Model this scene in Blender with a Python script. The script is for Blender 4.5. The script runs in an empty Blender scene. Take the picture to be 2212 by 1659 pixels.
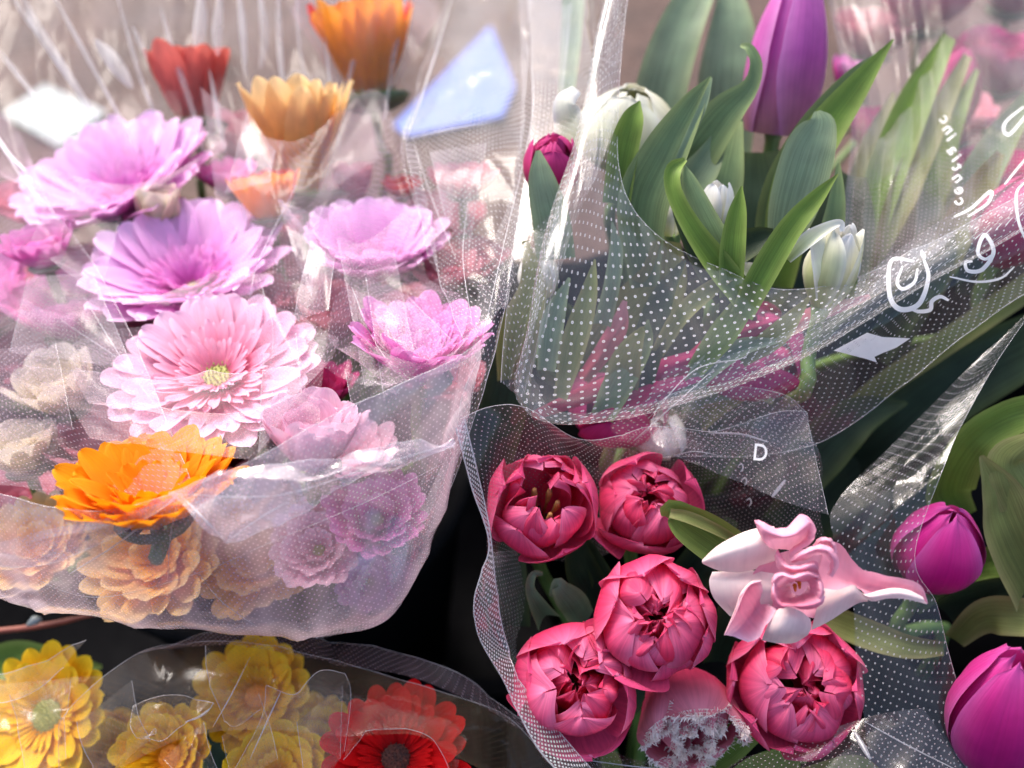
import bpy, math, random
import numpy as np
from mathutils import Vector, Matrix, noise
from mathutils.bvhtree import BVHTree
R = math.radians
sc = bpy.context.scene
COL = sc.collection

# ------------------------------------------------------------------ camera, sky, sun
CAM = Vector((0.0, 0.0, 0.95)); PITCH = 50.0; FOCAL = 32.0
cd = bpy.data.cameras.new('camera'); cam = bpy.data.objects.new('camera', cd); COL.objects.link(cam)
cam.location = CAM; cam.rotation_euler = (R(90 - PITCH), 0, 0)
cd.lens = FOCAL; cd.sensor_width = 36.0; cd.clip_start = 0.01; cd.clip_end = 200
cd.dof.use_dof = True; cd.dof.focus_distance = 0.385; cd.dof.aperture_fstop = 4.5
sc.camera = cam
w = bpy.data.worlds.new('World'); sc.world = w; w.use_nodes = True
nt = w.node_tree; bg = nt.nodes['Background']
sky = nt.nodes.new('ShaderNodeTexSky'); sky.sky_type = 'NISHITA'; sky.sun_disc = False
SUN_EL, SUN_AZ = 50.0, -28.0           # azimuth from +Y towards +X
sky.sun_elevation = R(SUN_EL); sky.sun_rotation = R(SUN_AZ)
sky.air_density = 1.0; sky.dust_density = 5.0; sky.ozone_density = 1.2
nt.links.new(sky.outputs[0], bg.inputs[0]); bg.inputs[1].default_value = 0.14
sd = bpy.data.lights.new('sun', 'SUN'); sun = bpy.data.objects.new('sun', sd); COL.objects.link(sun)
sd.energy = 1.5; sd.angle = R(24); sd.color = (1.0, 0.94, 0.88)
sdir = Vector((math.sin(R(SUN_AZ)) * math.cos(R(SUN_EL)), math.cos(R(SUN_AZ)) * math.cos(R(SUN_EL)), math.sin(R(SUN_EL))))
sun.rotation_euler = sdir.to_track_quat('Z', 'Y').to_euler(); sun.location = (0, 0, 3)
sc.view_settings.view_transform = 'Standard'; sc.view_settings.look = 'None'
sc.view_settings.exposure = 1.40; sc.view_settings.gamma = 1
cy = sc.cycles
cy.use_denoising = True; cy.transparent_max_bounces = 40; cy.max_bounces = 9
cy.diffuse_bounces = 5; cy.glossy_bounces = 3; cy.transmission_bounces = 4
cy.caustics_reflective = False; cy.caustics_refractive = False; cy.sample_clamp_indirect = 4

# ------------------------------------------------------------------ image-to-place helper (2212 x 1659 reading of the photograph)
K = 36.0 / FOCAL
FWD = Vector((0, math.cos(R(PITCH)), -math.sin(R(PITCH)))); RT = Vector((1, 0, 0)); UP = Vector((0, math.sin(R(PITCH)), math.cos(R(PITCH))))
def ray(x, y): return FWD + RT * ((x - 1106) / 2212 * K) + UP * ((829.5 - y) / 2212 * K)
def P(x, y, d): return CAM + ray(x, y) * d
def ppx(d): return K * d / 2212.0                                  # metres per picture pixel at depth d
def V3(a): return Vector((float(a[0]), float(a[1]), float(a[2])))
def camdir(rt, up, to): return (RT * rt + UP * up - FWD * to).normalized()
def ground_point(x, y, z=0.0):
    r = ray(x, y); return CAM + r * ((z - CAM.z) / r.z)

# ------------------------------------------------------------------ objects
ORG = {}
def tag(o, label=None, cat=None, group=None, kind=None):
    if label: o['label'] = label
    if cat: o['category'] = cat
    if group: o['group'] = group
    if kind: o['kind'] = kind
    return o
def thing(name, loc, label, cat, group=None):
    o = bpy.data.objects.new(name, None); COL.objects.link(o); o.empty_display_size = 0.01
    o.location = loc; ORG[o] = Vector(loc); return tag(o, label, cat, group)
def mesh_data(name, V, F, mat, UV=None, smooth=True):
    me = bpy.data.meshes.new(name)
    V = np.asarray(V, dtype=np.float32).reshape(-1, 3)
    me.from_pydata(V.tolist(), [], F)
    if UV is not None:
        UV = np.asarray(UV, dtype=np.float32).reshape(-1, 2)
        l = me.uv_layers.new(name='UVMap')
        idx = np.zeros(len(me.loops), dtype=np.int32); me.loops.foreach_get('vertex_index', idx)
        l.data.foreach_set('uv', UV[idx].ravel())
    if smooth: me.polygons.foreach_set('use_smooth', [True] * len(me.polygons))
    me.materials.append(mat); return me
def put(name, me, parent=None, M=None):
    o = bpy.data.objects.new(name, me); COL.objects.link(o)
    if parent is not None: o.parent = parent
    if M is not None: o.matrix_local = M
    return o
def world_obj(name, V, F, mat, parent=None, UV=None, smooth=True):
    """mesh given in world coordinates; its origin is its parent's origin (or its own centre)"""
    V = np.asarray(V, dtype=float).reshape(-1, 3)
    og = ORG[parent] if parent is not None else V3(V.mean(0))
    o = put(name, mesh_data(name, V - np.array(og), F, mat, UV, smooth), parent)
    if parent is None: o.location = og
    ORG[o] = og; return o
def gridfaces(m, n): return [(i*n+j, i*n+j+1, (i+1)*n+j+1, (i+1)*n+j) for i in range(m-1) for j in range(n-1)]
def cr_matrix(n, m):
    """Catmull-Rom interpolation matrix from n control values to m samples"""
    B = np.zeros((m, n))
    for k, t in enumerate(np.linspace(0, n-1, m)):
        i = min(int(t), n-2); f = t - i
        ws = (-.5*f+f*f-.5*f**3, 1-2.5*f*f+1.5*f**3, .5*f+2*f*f-1.5*f**3, -.5*f*f+.5*f**3)
        for q, wgt in zip((i-1, i, i+1, i+2), ws):
            if q < 0: B[k, 0] += 2*wgt; B[k, 1] -= wgt
            elif q > n-1: B[k, n-1] += 2*wgt; B[k, n-2] -= wgt
            else: B[k, q] += wgt
    return B
def normals(G):
    du = np.gradient(G, axis=0); dv = np.gradient(G, axis=1); N = np.cross(du, dv)
    return N / (np.linalg.norm(N, axis=2, keepdims=True) + 1e-12)
def surf(ctrl, m, n):
    C = np.array([[list(P(*p)) for p in row] for row in ctrl])
    return np.einsum('ai,ijk,bj->abk', cr_matrix(C.shape[0], m), C, cr_matrix(C.shape[1], n))
def arc_uv(G):
    a = np.zeros(G.shape[:2]); b = np.zeros(G.shape[:2])
    a[1:] = np.cumsum(np.linalg.norm(np.diff(G, axis=0), axis=2), axis=0)
    b[:, 1:] = np.cumsum(np.linalg.norm(np.diff(G, axis=1), axis=2), axis=1)
    c = b.shape[1] // 2; b -= b[:, c:c+1]
    return np.stack([b, a], axis=2)
def fold(x, y, s):
    v = noise.noise(Vector((x, y, s))); return 1 - 2 * abs(v)
def tube_data(pts, r, seg=7, cap=True):
    pts = [Vector(p) for p in pts]; V = []; n = len(pts); rr = r if hasattr(r, '__len__') else [r]*n
    N = None
    for i, p in enumerate(pts):
        T = (pts[min(i+1, n-1)] - pts[max(i-1, 0)]).normalized()
        if N is None: N = T.orthogonal().normalized()
        N = (N - T * N.dot(T)).normalized(); B = T.cross(N)
        for k in range(seg):
            a = 2*math.pi*k/seg; V.append(p + (N*math.cos(a) + B*math.sin(a)) * rr[i])
    F = [(i*seg+k, i*seg+(k+1) % seg, (i+1)*seg+(k+1) % seg, (i+1)*seg+k) for i in range(n-1) for k in range(seg)]
    if cap: F += [tuple(range(seg))[::-1], tuple((n-1)*seg+k for k in range(seg))]
    return V, F
def smooth_line(pts, m):
    C = np.array([list(p) for p in pts]); return [V3(p) for p in cr_matrix(len(pts), m) @ C]

# ------------------------------------------------------------------ materials
def new_mat(name):
    m = bpy.data.materials.new(name); m.use_nodes = True; t = m.node_tree; t.nodes.clear()
    return m, t, t.nodes.new('ShaderNodeOutputMaterial')
def N_(t, typ, **kw):
    n = t.nodes.new(typ)
    for k, v in kw.items(): setattr(n, k, v)
    return n
def math_(t, op, a, b=None, clamp=False):
    n = N_(t, 'ShaderNodeMath', operation=op); n.use_clamp = clamp
    for i, x in enumerate((a, b)):
        if x is None: continue
        if hasattr(x, 'links'): t.links.new(x, n.inputs[i])
        else: n.inputs[i].default_value = x
    return n.outputs[0]
def ramp(t, fac, stops):
    n = N_(t, 'ShaderNodeValToRGB'); e = n.color_ramp.elements
    while len(e) < len(stops): e.new(0.5)
    for q, (p, c) in zip(e, stops): q.position = p; q.color = (*c, 1) if len(c) == 3 else c
    t.links.new(fac, n.inputs[0]); return n.outputs[0]
def mixc(t, fac, a, b, blend='MIX'):
    n = N_(t, 'ShaderNodeMix', data_type='RGBA', blend_type=blend)
    for s, x in ((n.inputs[0], fac), (n.inputs[6], a), (n.inputs[7], b)):
        if hasattr(x, 'links'): t.links.new(x, s)
        else: s.default_value = x if isinstance(x, float) else (*x, 1)
    return n.outputs[2]
def mixs(t, fac, a, b):
    n = N_(t, 'ShaderNodeMixShader')
    if hasattr(fac, 'links'): t.links.new(fac, n.inputs[0])
    else: n.inputs[0].default_value = fac
    t.links.new(a, n.inputs[1]); t.links.new(b, n.inputs[2]); return n.outputs[0]

def petal_mat(name, base, mid, tip, back=None, trans=0.3, vein=0.25, rough=0.55, edge=None, vscale=26.0):
    """pigment runs from base to tip (uv.y), veins run lengthwise, an optional edge colour and an outer-side colour"""
    m, t, out = new_mat(name)
    uv = N_(t, 'ShaderNodeUVMap').outputs[0]; sp = N_(t, 'ShaderNodeSeparateXYZ'); t.links.new(uv, sp.inputs[0])
    c = ramp(t, sp.outputs[1], [(0.0, base), (0.5, mid), (1.0, tip)])
    if edge:
        e = math_(t, 'ABSOLUTE', math_(t, 'SUBTRACT', math_(t, 'MULTIPLY', sp.outputs[0], 2.0), 1.0))
        e = math_(t, 'POWER', e, 3.5); e2 = math_(t, 'POWER', sp.outputs[1], 9.0)
        c = mixc(t, math_(t, 'MAXIMUM', math_(t, 'MULTIPLY', e, 0.8), math_(t, 'MULTIPLY', e2, 0.8)), c, edge)
    if back:
        g = N_(t, 'ShaderNodeNewGeometry'); c = mixc(t, g.outputs['Backfacing'], c, back)
    mp = N_(t, 'ShaderNodeMapping'); mp.inputs['Scale'].default_value = (vscale, 1.6, 1); t.links.new(uv, mp.inputs[0])
    nz = N_(t, 'ShaderNodeTexNoise'); nz.inputs['Scale'].default_value = 1.0; nz.inputs['Detail'].default_value = 3; t.links.new(mp.outputs[0], nz.inputs[0])
    dark = ramp(t, nz.outputs[0], [(0.3, (1-vein,)*3), (0.62, (1, 1, 1))])
    c = mixc(t, 1.0, c, dark, 'MULTIPLY')
    tc = N_(t, 'ShaderNodeTexCoord'); n2 = N_(t, 'ShaderNodeTexNoise'); n2.inputs['Scale'].default_value = 90; t.links.new(tc.outputs['Object'], n2.inputs[0])
    c = mixc(t, 1.0, c, ramp(t, n2.outputs[0], [(0.25, (0.84, 0.80, 0.84)), (0.7, (1, 1, 1))]), 'MULTIPLY')
    bsdf = N_(t, 'ShaderNodeBsdfPrincipled'); t.links.new(c, bsdf.inputs['Base Color'])
    bsdf.inputs['Roughness'].default_value = rough; bsdf.inputs['Specular IOR Level'].default_value = 0.14
    bsdf.inputs['Sheen Weight'].default_value = 0.03
    bp = N_(t, 'ShaderNodeBump'); bp.inputs['Strength'].default_value = 0.35; bp.inputs['Distance'].default_value = 0.0006
    t.links.new(nz.outputs[0], bp.inputs['Height']); t.links.new(bp.outputs[0], bsdf.inputs['Normal'])
    tr = N_(t, 'ShaderNodeBsdfTranslucent'); t.links.new(c, tr.inputs[0])
    t.links.new(mixs(t, trans, bsdf.outputs[0], tr.outputs[0]), out.inputs[0]); return m

def plain_mat(name, col, rough=0.5, col2=None, scale=30, spec=0.5, trans=0.0):
    m, t, out = new_mat(name)
    tc = N_(t, 'ShaderNodeTexCoord'); nz = N_(t, 'ShaderNodeTexNoise'); nz.inputs['Scale'].default_value = scale; nz.inputs['Detail'].default_value = 4
    t.links.new(tc.outputs['Object'], nz.inputs[0])
    c = ramp(t, nz.outputs[0], [(0.3, col), (0.7, col2 or tuple(x*1.25 for x in col))])
    b = N_(t, 'ShaderNodeBsdfPrincipled'); t.links.new(c, b.inputs['Base Color']); b.inputs['Roughness'].default_value = rough
    b.inputs['Specular IOR Level'].default_value = spec
    bp = N_(t, 'ShaderNodeBump'); bp.inputs['Strength'].default_value = 0.25; bp.inputs['Distance'].default_value = 0.001
    t.links.new(nz.outputs[0], bp.inputs['Height']); t.links.new(bp.outputs[0], b.inputs['Normal'])
    s = b.outputs[0]
    if trans:
        tr = N_(t, 'ShaderNodeBsdfTranslucent'); t.links.new(c, tr.inputs[0]); s = mixs(t, trans, s, tr.outputs[0])
    t.links.new(s, out.inputs[0]); return m

def film_mat(name, tint=(0.97, 0.97, 0.98), haze=0.10, spacing=0.0024, dot=0.22, dots=0.7, ring=False, gloss=1.0, rough=0.13, hcol=(0.9, 0.9, 0.93), rot=45.0, glare_streak=0.0):
    m, t, out = new_mat(name)
    uv = N_(t, 'ShaderNodeUVMap').outputs[0]
    mp = N_(t, 'ShaderNodeMapping'); mp.inputs['Scale'].default_value = (1/spacing, 1/spacing, 1); mp.inputs['Rotation'].default_value = (0, 0, R(rot)); t.links.new(uv, mp.inputs[0])
    fr = N_(t, 'ShaderNodeVectorMath', operation='FRACTION'); t.links.new(mp.outputs[0], fr.inputs[0])
    sb = N_(t, 'ShaderNodeVectorMath', operation='SUBTRACT'); t.links.new(fr.outputs[0], sb.inputs[0]); sb.inputs[1].default_value = (0.5, 0.5, 0)
    cx = N_(t, 'ShaderNodeSeparateXYZ'); t.links.new(sb.outputs[0], cx.inputs[0])
    L = math_(t, 'SQRT', math_(t, 'ADD', math_(t, 'MULTIPLY', cx.outputs[0], cx.outputs[0]), math_(t, 'MULTIPLY', cx.outputs[1], cx.outputs[1])))
    if ring: dm = ramp(t, L, [(dot*0.25, (0.15,)*3), (dot*0.6, (1,)*3), (dot*0.95, (1,)*3), (dot*1.25, (0,)*3)])
    else: dm = ramp(t, L, [(0.0, (1,)*3), (dot*0.75, (1,)*3), (dot*1.25, (0,)*3)])
    lw = N_(t, 'ShaderNodeLayerWeight'); lw.inputs[0].default_value = 0.5
    fac = lw.outputs['Facing']; f3 = math_(t, 'POWER', fac, 2.5)
    # streaky milky haze: sky reflections on the foil painted as diffuse colour
    tc = N_(t, 'ShaderNodeTexCoord'); mp2 = N_(t, 'ShaderNodeMapping'); mp2.inputs['Scale'].default_value = (60, 14, 20); mp2.inputs['Rotation'].default_value = (0.3, 0.5, 0.5); t.links.new(tc.outputs['Object'], mp2.inputs[0])
    nz = N_(t, 'ShaderNodeTexNoise'); nz.inputs['Scale'].default_value = 1.0; nz.inputs['Detail'].default_value = 4; t.links.new(mp2.outputs[0], nz.inputs[0])
    cl = ramp(t, nz.outputs[0], [(0.35, (0.5,)*3), (0.75, (1.6,)*3)])
    hz = math_(t, 'MULTIPLY', math_(t, 'MULTIPLY', math_(t, 'ADD', math_(t, 'MULTIPLY', f3, 2.6), 1.0), haze), cl, True)
    bp = N_(t, 'ShaderNodeBump'); bp.inputs['Strength'].default_value = 0.5; bp.inputs['Distance'].default_value = 0.002
    t.links.new(nz.outputs[0], bp.inputs['Height'])
    tr = N_(t, 'ShaderNodeBsdfTransparent'); tr.inputs[0].default_value = (*tint, 1)
    df = N_(t, 'ShaderNodeBsdfDiffuse'); df.inputs[0].default_value = (*hcol, 1)
    tl = N_(t, 'ShaderNodeBsdfTranslucent'); tl.inputs[0].default_value = (*hcol, 1)
    milk = mixs(t, 0.5, df.outputs[0], tl.outputs[0])
    gl = N_(t, 'ShaderNodeBsdfGlossy'); gl.inputs['Roughness'].default_value = rough; gl.inputs[0].default_value = (1, 1, 1, 1)
    t.links.new(bp.outputs[0], gl.inputs['Normal'])
    s = mixs(t, hz, tr.outputs[0], milk)
    gf = math_(t, 'MULTIPLY', math_(t, 'ADD', math_(t, 'MULTIPLY', math_(t, 'POWER', fac, 4.0), 0.75), 0.07), gloss, True)
    s = mixs(t, gf, s, gl.outputs[0])
    s = mixs(t, math_(t, 'MULTIPLY', dm, dots), s, milk)
    t.links.new(s, out.inputs[0]); return m

M_ = {}
def defmats():
    pm = petal_mat
    M_['lilac'] = pm('lilac petal', (0.72, 0.16, 0.56), (0.89, 0.45, 0.80), (0.95, 0.68, 0.92), back=(0.86, 0.45, 0.76), trans=0.35, vein=0.14)
    M_['pink'] = pm('pink petal', (0.86, 0.24, 0.38), (0.92, 0.46, 0.60), (0.95, 0.66, 0.82), back=(0.86, 0.45, 0.60), trans=0.35, vein=0.16)
    M_['palepink'] = pm('pale pink petal', (0.86, 0.34, 0.50), (0.93, 0.52, 0.66), (0.95, 0.66, 0.78), trans=0.35, vein=0.12)
    M_['magenta'] = pm('magenta petal', (0.55, 0.02, 0.26), (0.80, 0.13, 0.52), (0.90, 0.40, 0.72), trans=0.3, vein=0.15)
    M_['orange'] = pm('orange petal', (0.88, 0.19, 0.004), (0.97, 0.33, 0.005), (0.98, 0.38, 0.006), trans=0.35, vein=0.14)
    M_['orangered'] = pm('orange petal red inside', (0.92, 0.10, 0.015), (0.94, 0.06, 0.02), (0.94, 0.05, 0.03), back=(0.98, 0.42, 0.03), trans=0.5, vein=0.2)
    M_['fadedred'] = pm('faded red petal', (0.70, 0.08, 0.10), (0.82, 0.16, 0.18), (0.86, 0.30, 0.16), back=(0.84, 0.22, 0.17), trans=0.45, vein=0.3)
    M_['apricot'] = pm('apricot petal', (0.90, 0.34, 0.05), (0.97, 0.58, 0.17), (0.98, 0.76, 0.40), trans=0.5, vein=0.15)
    M_['yellow'] = pm('yellow petal', (0.80, 0.22, 0.005), (0.93, 0.49, 0.010), (0.96, 0.64, 0.02), trans=0.3, vein=0.2)
    M_['red'] = pm('red petal', (0.30, 0.001, 0.003), (0.62, 0.001, 0.003), (0.78, 0.003, 0.005), trans=0.3, vein=0.2)
    M_['fuzz'] = pm('deep magenta floret petal', (0.60, 0.06, 0.42), (0.76, 0.20, 0.60), (0.88, 0.42, 0.76), trans=0.3, vein=0.15)
    M_['rosefuzz'] = pm('rose floret petal', (0.82, 0.16, 0.28), (0.89, 0.34, 0.48), (0.93, 0.54, 0.68), trans=0.3, vein=0.15)
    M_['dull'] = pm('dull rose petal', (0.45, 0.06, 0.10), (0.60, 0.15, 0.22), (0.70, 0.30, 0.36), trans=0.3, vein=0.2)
    M_['cream'] = pm('cream petal', (0.45, 0.50, 0.22), (0.74, 0.66, 0.48), (0.84, 0.76, 0.62), trans=0.35, vein=0.12)
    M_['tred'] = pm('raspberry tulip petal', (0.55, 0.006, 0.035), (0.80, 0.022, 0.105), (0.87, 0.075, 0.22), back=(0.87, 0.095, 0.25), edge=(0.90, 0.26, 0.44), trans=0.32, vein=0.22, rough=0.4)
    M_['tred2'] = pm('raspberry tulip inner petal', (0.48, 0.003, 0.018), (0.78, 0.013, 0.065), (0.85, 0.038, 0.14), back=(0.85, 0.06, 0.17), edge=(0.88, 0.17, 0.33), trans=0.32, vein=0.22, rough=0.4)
    M_['tpale'] = pm('blush tulip petal', (0.90, 0.66, 0.62), (0.90, 0.52, 0.60), (0.90, 0.48, 0.60), back=(0.88, 0.74, 0.70), edge=(0.93, 0.66, 0.76), trans=0.25, vein=0.07, vscale=14)
    M_['tpalein'] = pm('blush tulip inner petal', (0.86, 0.20, 0.32), (0.88, 0.30, 0.42), (0.90, 0.42, 0.56), back=(0.89, 0.42, 0.54), edge=(0.94, 0.68, 0.80), trans=0.25, vein=0.10, vscale=18)
    M_['tpurple'] = pm('violet tulip petal', (0.50, 0.24, 0.26), (0.64, 0.13, 0.48), (0.70, 0.20, 0.58), edge=(0.78, 0.34, 0.68), trans=0.38, vein=0.16, rough=0.35)
    M_['tmag'] = pm('magenta tulip petal', (0.40, 0.015, 0.17), (0.50, 0.012, 0.20), (0.60, 0.022, 0.25), edge=(0.58, 0.12, 0.40), trans=0.22, vein=0.12, rough=0.35)
    M_['twine'] = pm('wine tulip petal', (0.32, 0.008, 0.06), (0.42, 0.015, 0.10), (0.55, 0.05, 0.22), trans=0.22, vein=0.2)
    M_['twhite'] = pm('white tulip petal', (0.42, 0.50, 0.16), (0.80, 0.82, 0.62), (0.88, 0.87, 0.82), edge=(0.90, 0.90, 0.88), trans=0.25, vein=0.12, vscale=12)
    M_['tgreenwhite'] = pm('creamy green white tulip petal', (0.30, 0.38, 0.10), (0.56, 0.60, 0.30), (0.70, 0.70, 0.52), edge=(0.80, 0.80, 0.70), trans=0.2, vein=0.2, vscale=9)
    M_['tfringe'] = pm('fringed tulip petal', (0.55, 0.015, 0.09), (0.66, 0.06, 0.15), (0.78, 0.30, 0.36), trans=0.22, vein=0.15)
    M_['fringe'] = plain_mat('white petal fringe', (0.92, 0.82, 0.78), 0.6, (0.95, 0.90, 0.86), 80, trans=0.45)
    M_['stem'] = plain_mat('green stem', (0.10, 0.17, 0.045), 0.45, (0.16, 0.26, 0.07), 60, trans=0.15)
    M_['stemdark'] = plain_mat('dark green stem', (0.035, 0.07, 0.02), 0.5, (0.06, 0.11, 0.03), 60)
    M_['disc'] = plain_mat('green gerbera centre', (0.22, 0.24, 0.05), 0.7, (0.36, 0.34, 0.10), 400)
    M_['discdark'] = plain_mat('dark gerbera centre', (0.012, 0.003, 0.003), 0.8, (0.10, 0.02, 0.01), 500)
    M_['discora'] = plain_mat('orange gerbera centre', (0.55, 0.16, 0.01), 0.7, (0.75, 0.30, 0.02), 400)
    M_['stamen'] = plain_mat('stamen', (0.25, 0.09, 0.02), 0.6, (0.55, 0.30, 0.10), 200)
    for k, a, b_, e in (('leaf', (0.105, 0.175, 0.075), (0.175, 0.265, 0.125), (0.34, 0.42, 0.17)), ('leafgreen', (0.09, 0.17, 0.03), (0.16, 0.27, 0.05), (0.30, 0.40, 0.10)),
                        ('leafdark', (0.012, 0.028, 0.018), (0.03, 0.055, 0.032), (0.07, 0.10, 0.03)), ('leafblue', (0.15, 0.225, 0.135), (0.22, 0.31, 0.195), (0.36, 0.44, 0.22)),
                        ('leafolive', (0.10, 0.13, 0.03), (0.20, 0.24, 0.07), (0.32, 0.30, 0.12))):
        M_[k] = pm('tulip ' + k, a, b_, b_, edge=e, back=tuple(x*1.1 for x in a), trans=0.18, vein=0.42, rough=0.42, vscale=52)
    fm = film_mat
    M_['fleft'] = fm('milky dotted foil', haze=0.19, spacing=0.0022, dot=0.16, dots=0.36, hcol=(0.96, 0.83, 0.88), gloss=.8, rough=.14)  # pinkish hcol of the left foils paints the blooms they reflect
    M_['fleft2'] = fm('milky clear foil', haze=0.07, spacing=0.0026, dot=0.15, dots=0.26, hcol=(0.96, 0.76, 0.88), gloss=.11, rough=.16)
    M_['fclear'] = fm('clear shiny foil', hcol=(0.95, 0.82, 0.90), haze=0.034, spacing=0.0022, dot=0.12, dots=0.06, gloss=.11, rough=0.2)
    M_['fcollar'] = fm('thin collar foil', haze=0.075, spacing=0.0020, dot=0.16, dots=0.22, hcol=(0.95, 0.78, 0.86), gloss=.07, rough=.18)
    M_['fbig'] = fm('foil with large rings', haze=0.04, spacing=0.0044, dot=0.13, dots=0.68, ring=True, gloss=0.6)
    M_['fmid'] = fm('foil with small rings', haze=0.03, spacing=0.0031, dot=0.115, dots=0.55, ring=True, gloss=0.5)
    M_['ffront'] = fm('cloudy foil with painted pink reflection', haze=0.25, spacing=0.0022, dot=0.15, dots=0.38, hcol=(0.97, 0.80, 0.88), gloss=1.0, rough=.12)  # white foil; pink reflection of the blooms put into hcol
    M_['fback'] = fm('finely dotted clear foil', haze=0.065, spacing=0.0027, dot=0.11, dots=0.40, gloss=0.3, hcol=(0.88, 0.76, 0.82))
    M_['ffold'] = fm('doubled milky foil', haze=0.09, spacing=0.0020, dot=0.14, dots=0.25, hcol=(0.94, 0.82, 0.92), gloss=.25, rough=.2)
    M_['glare_streak'] = fm('milky foil glare', haze=0.30, dots=0.0, gloss=.3, rough=.3)  # milky ribbons paint the bright glare streaks on the foil
    M_['fgrey'] = fm('grey dotted foil', haze=0.07, spacing=0.0030, dot=0.16, dots=0.5, gloss=.22, hcol=(0.84, 0.82, 0.84))
    M_['fred'] = fm('clear dotted foil', haze=0.022, spacing=0.0024, dot=0.13, dots=0.42, gloss=0.5, hcol=(0.9, 0.75, 0.8))
    M_['fband'] = fm('dense dotted foil', haze=0.07, spacing=0.0017, dot=0.28, dots=0.7, gloss=0.9)
    M_['fyel'] = fm('foil with painted amber reflection', haze=0.045, spacing=0.0022, dot=0.13, dots=0.16, gloss=0.22, hcol=(0.95, 0.74, 0.50))  # amber hcol paints the yellow flowers reflected in clear foil
    M_['edge'] = fm('lit foil cut edge', haze=0.28, dots=0.0, gloss=0.9)  # milky thread paints the bright line where an edge catches light
    M_['crease'] = fm('foil crease highlight', haze=0.34, dots=0.0, gloss=1.0, rough=0.3)  # milky tone paints the highlight along each fold
    M_['print'] = plain_mat('white print', (0.84, 0.84, 0.84), 0.5, (0.90, 0.90, 0.90), 200, trans=.4)
    M_['crate'] = plain_mat('black plastic', (0.003, 0.003, 0.004), 0.8, (0.007, 0.007, 0.008), 40, spec=.06)
    M_['slat'] = plain_mat('lightened black plastic', (0.012, 0.012, 0.013), 0.6, (0.024, 0.023, 0.024), 60, spec=.2)  # lightened so the ribs show up against the panels
    M_['blue'] = plain_mat('blue card', (0.07, 0.13, 0.45), 0.6, (0.09, 0.16, 0.50), 12)
    M_['whitecard'] = plain_mat('white card', (0.20, 0.23, 0.23), 0.6, (0.27, 0.30, 0.30), 20)
    M_['twig'] = plain_mat('brown twig', (0.16, 0.035, 0.02), 0.5, (0.28, 0.07, 0.04), 50)
defmats()

# ------------------------------------------------------------------ setting: paving, crate
def setting():
    m, t, out = new_mat('brown paving')
    tc = N_(t, 'ShaderNodeTexCoord')
    n1 = N_(t, 'ShaderNodeTexNoise'); n1.inputs['Scale'].default_value = 6; n1.inputs['Detail'].default_value = 8; n1.inputs['Roughness'].default_value = 0.7
    n2 = N_(t, 'ShaderNodeTexVoronoi'); n2.inputs['Scale'].default_value = 70
    for n in (n1, n2): t.links.new(tc.outputs['Object'], n.inputs['Vector'])
    c = ramp(t, n1.outputs[0], [(0.3, (0.026, 0.010, 0.006)), (0.5, (0.068, 0.030, 0.020)), (0.7, (0.13, 0.068, 0.050))])
    c = mixc(t, 0.35, c, ramp(t, n2.outputs['Distance'], [(0.1, (0.09, 0.06, 0.052)), (0.6, (0.024, 0.013, 0.010))]))
    b = N_(t, 'ShaderNodeBsdfPrincipled'); b.inputs['Roughness'].default_value = 0.8; t.links.new(c, b.inputs['Base Color'])
    bp = N_(t, 'ShaderNodeBump'); bp.inputs['Distance'].default_value = 0.004; t.links.new(n2.outputs['Distance'], bp.inputs['Height']); t.links.new(bp.outputs[0], b.inputs['Normal'])
    t.links.new(b.outputs[0], out.inputs[0])
    n = 41; xs = np.sign(np.linspace(-1, 1, n)) * np.abs(np.linspace(-1, 1, n))**2.2 * 60
    V = [(x, y, 0) for y in xs for x in xs]
    g = world_obj('ground', V, gridfaces(n, n), m, smooth=False); g.location = (0, 0, 0); tag(g, kind='structure')
    g.data.transform(Matrix.Translation(Vector(np.mean(V, axis=0))))
setting()

def box(V, F, c, s, bev=0.0):
    i = len(V); cx, cy_, cz = c; sx, sy, sz = (q/2 for q in s); b = min(bev, sx*.8, sy*.8, sz*.8)
    if b <= 0:
        V += [(cx+a*sx, cy_+e*sy, cz+f*sz) for a in (-1, 1) for e in (-1, 1) for f in (-1, 1)]
        F += [tuple(i+k for k in q) for q in ((0,1,3,2),(4,6,7,5),(0,4,5,1),(2,3,7,6),(0,2,6,4),(1,5,7,3))]
    else:                                                              # corners chamfered in plan
        pr = [(-sx+b,-sy),(sx-b,-sy),(sx,-sy+b),(sx,sy-b),(sx-b,sy),(-sx+b,sy),(-sx,sy-b),(-sx,-sy+b)]
        V += [(cx+p[0], cy_+p[1], cz+z) for z in (-sz, sz) for p in pr]
        F += [tuple(i+k for k in range(7, -1, -1)), tuple(i+8+k for k in range(8))] + [(i+k, i+(k+1)%8, i+8+(k+1)%8, i+8+k) for k in range(8)]
def boxes(name, L, mat, parent=None):
    V, F = [], []
    for c, s in L: box(V, F, c, s, 0.0015)
    return world_obj(name, V, F, mat, parent, smooth=False)
X0, X1, Y0, Y1, ZT = -0.72, 0.72, -0.18, 0.66, 0.34
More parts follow.
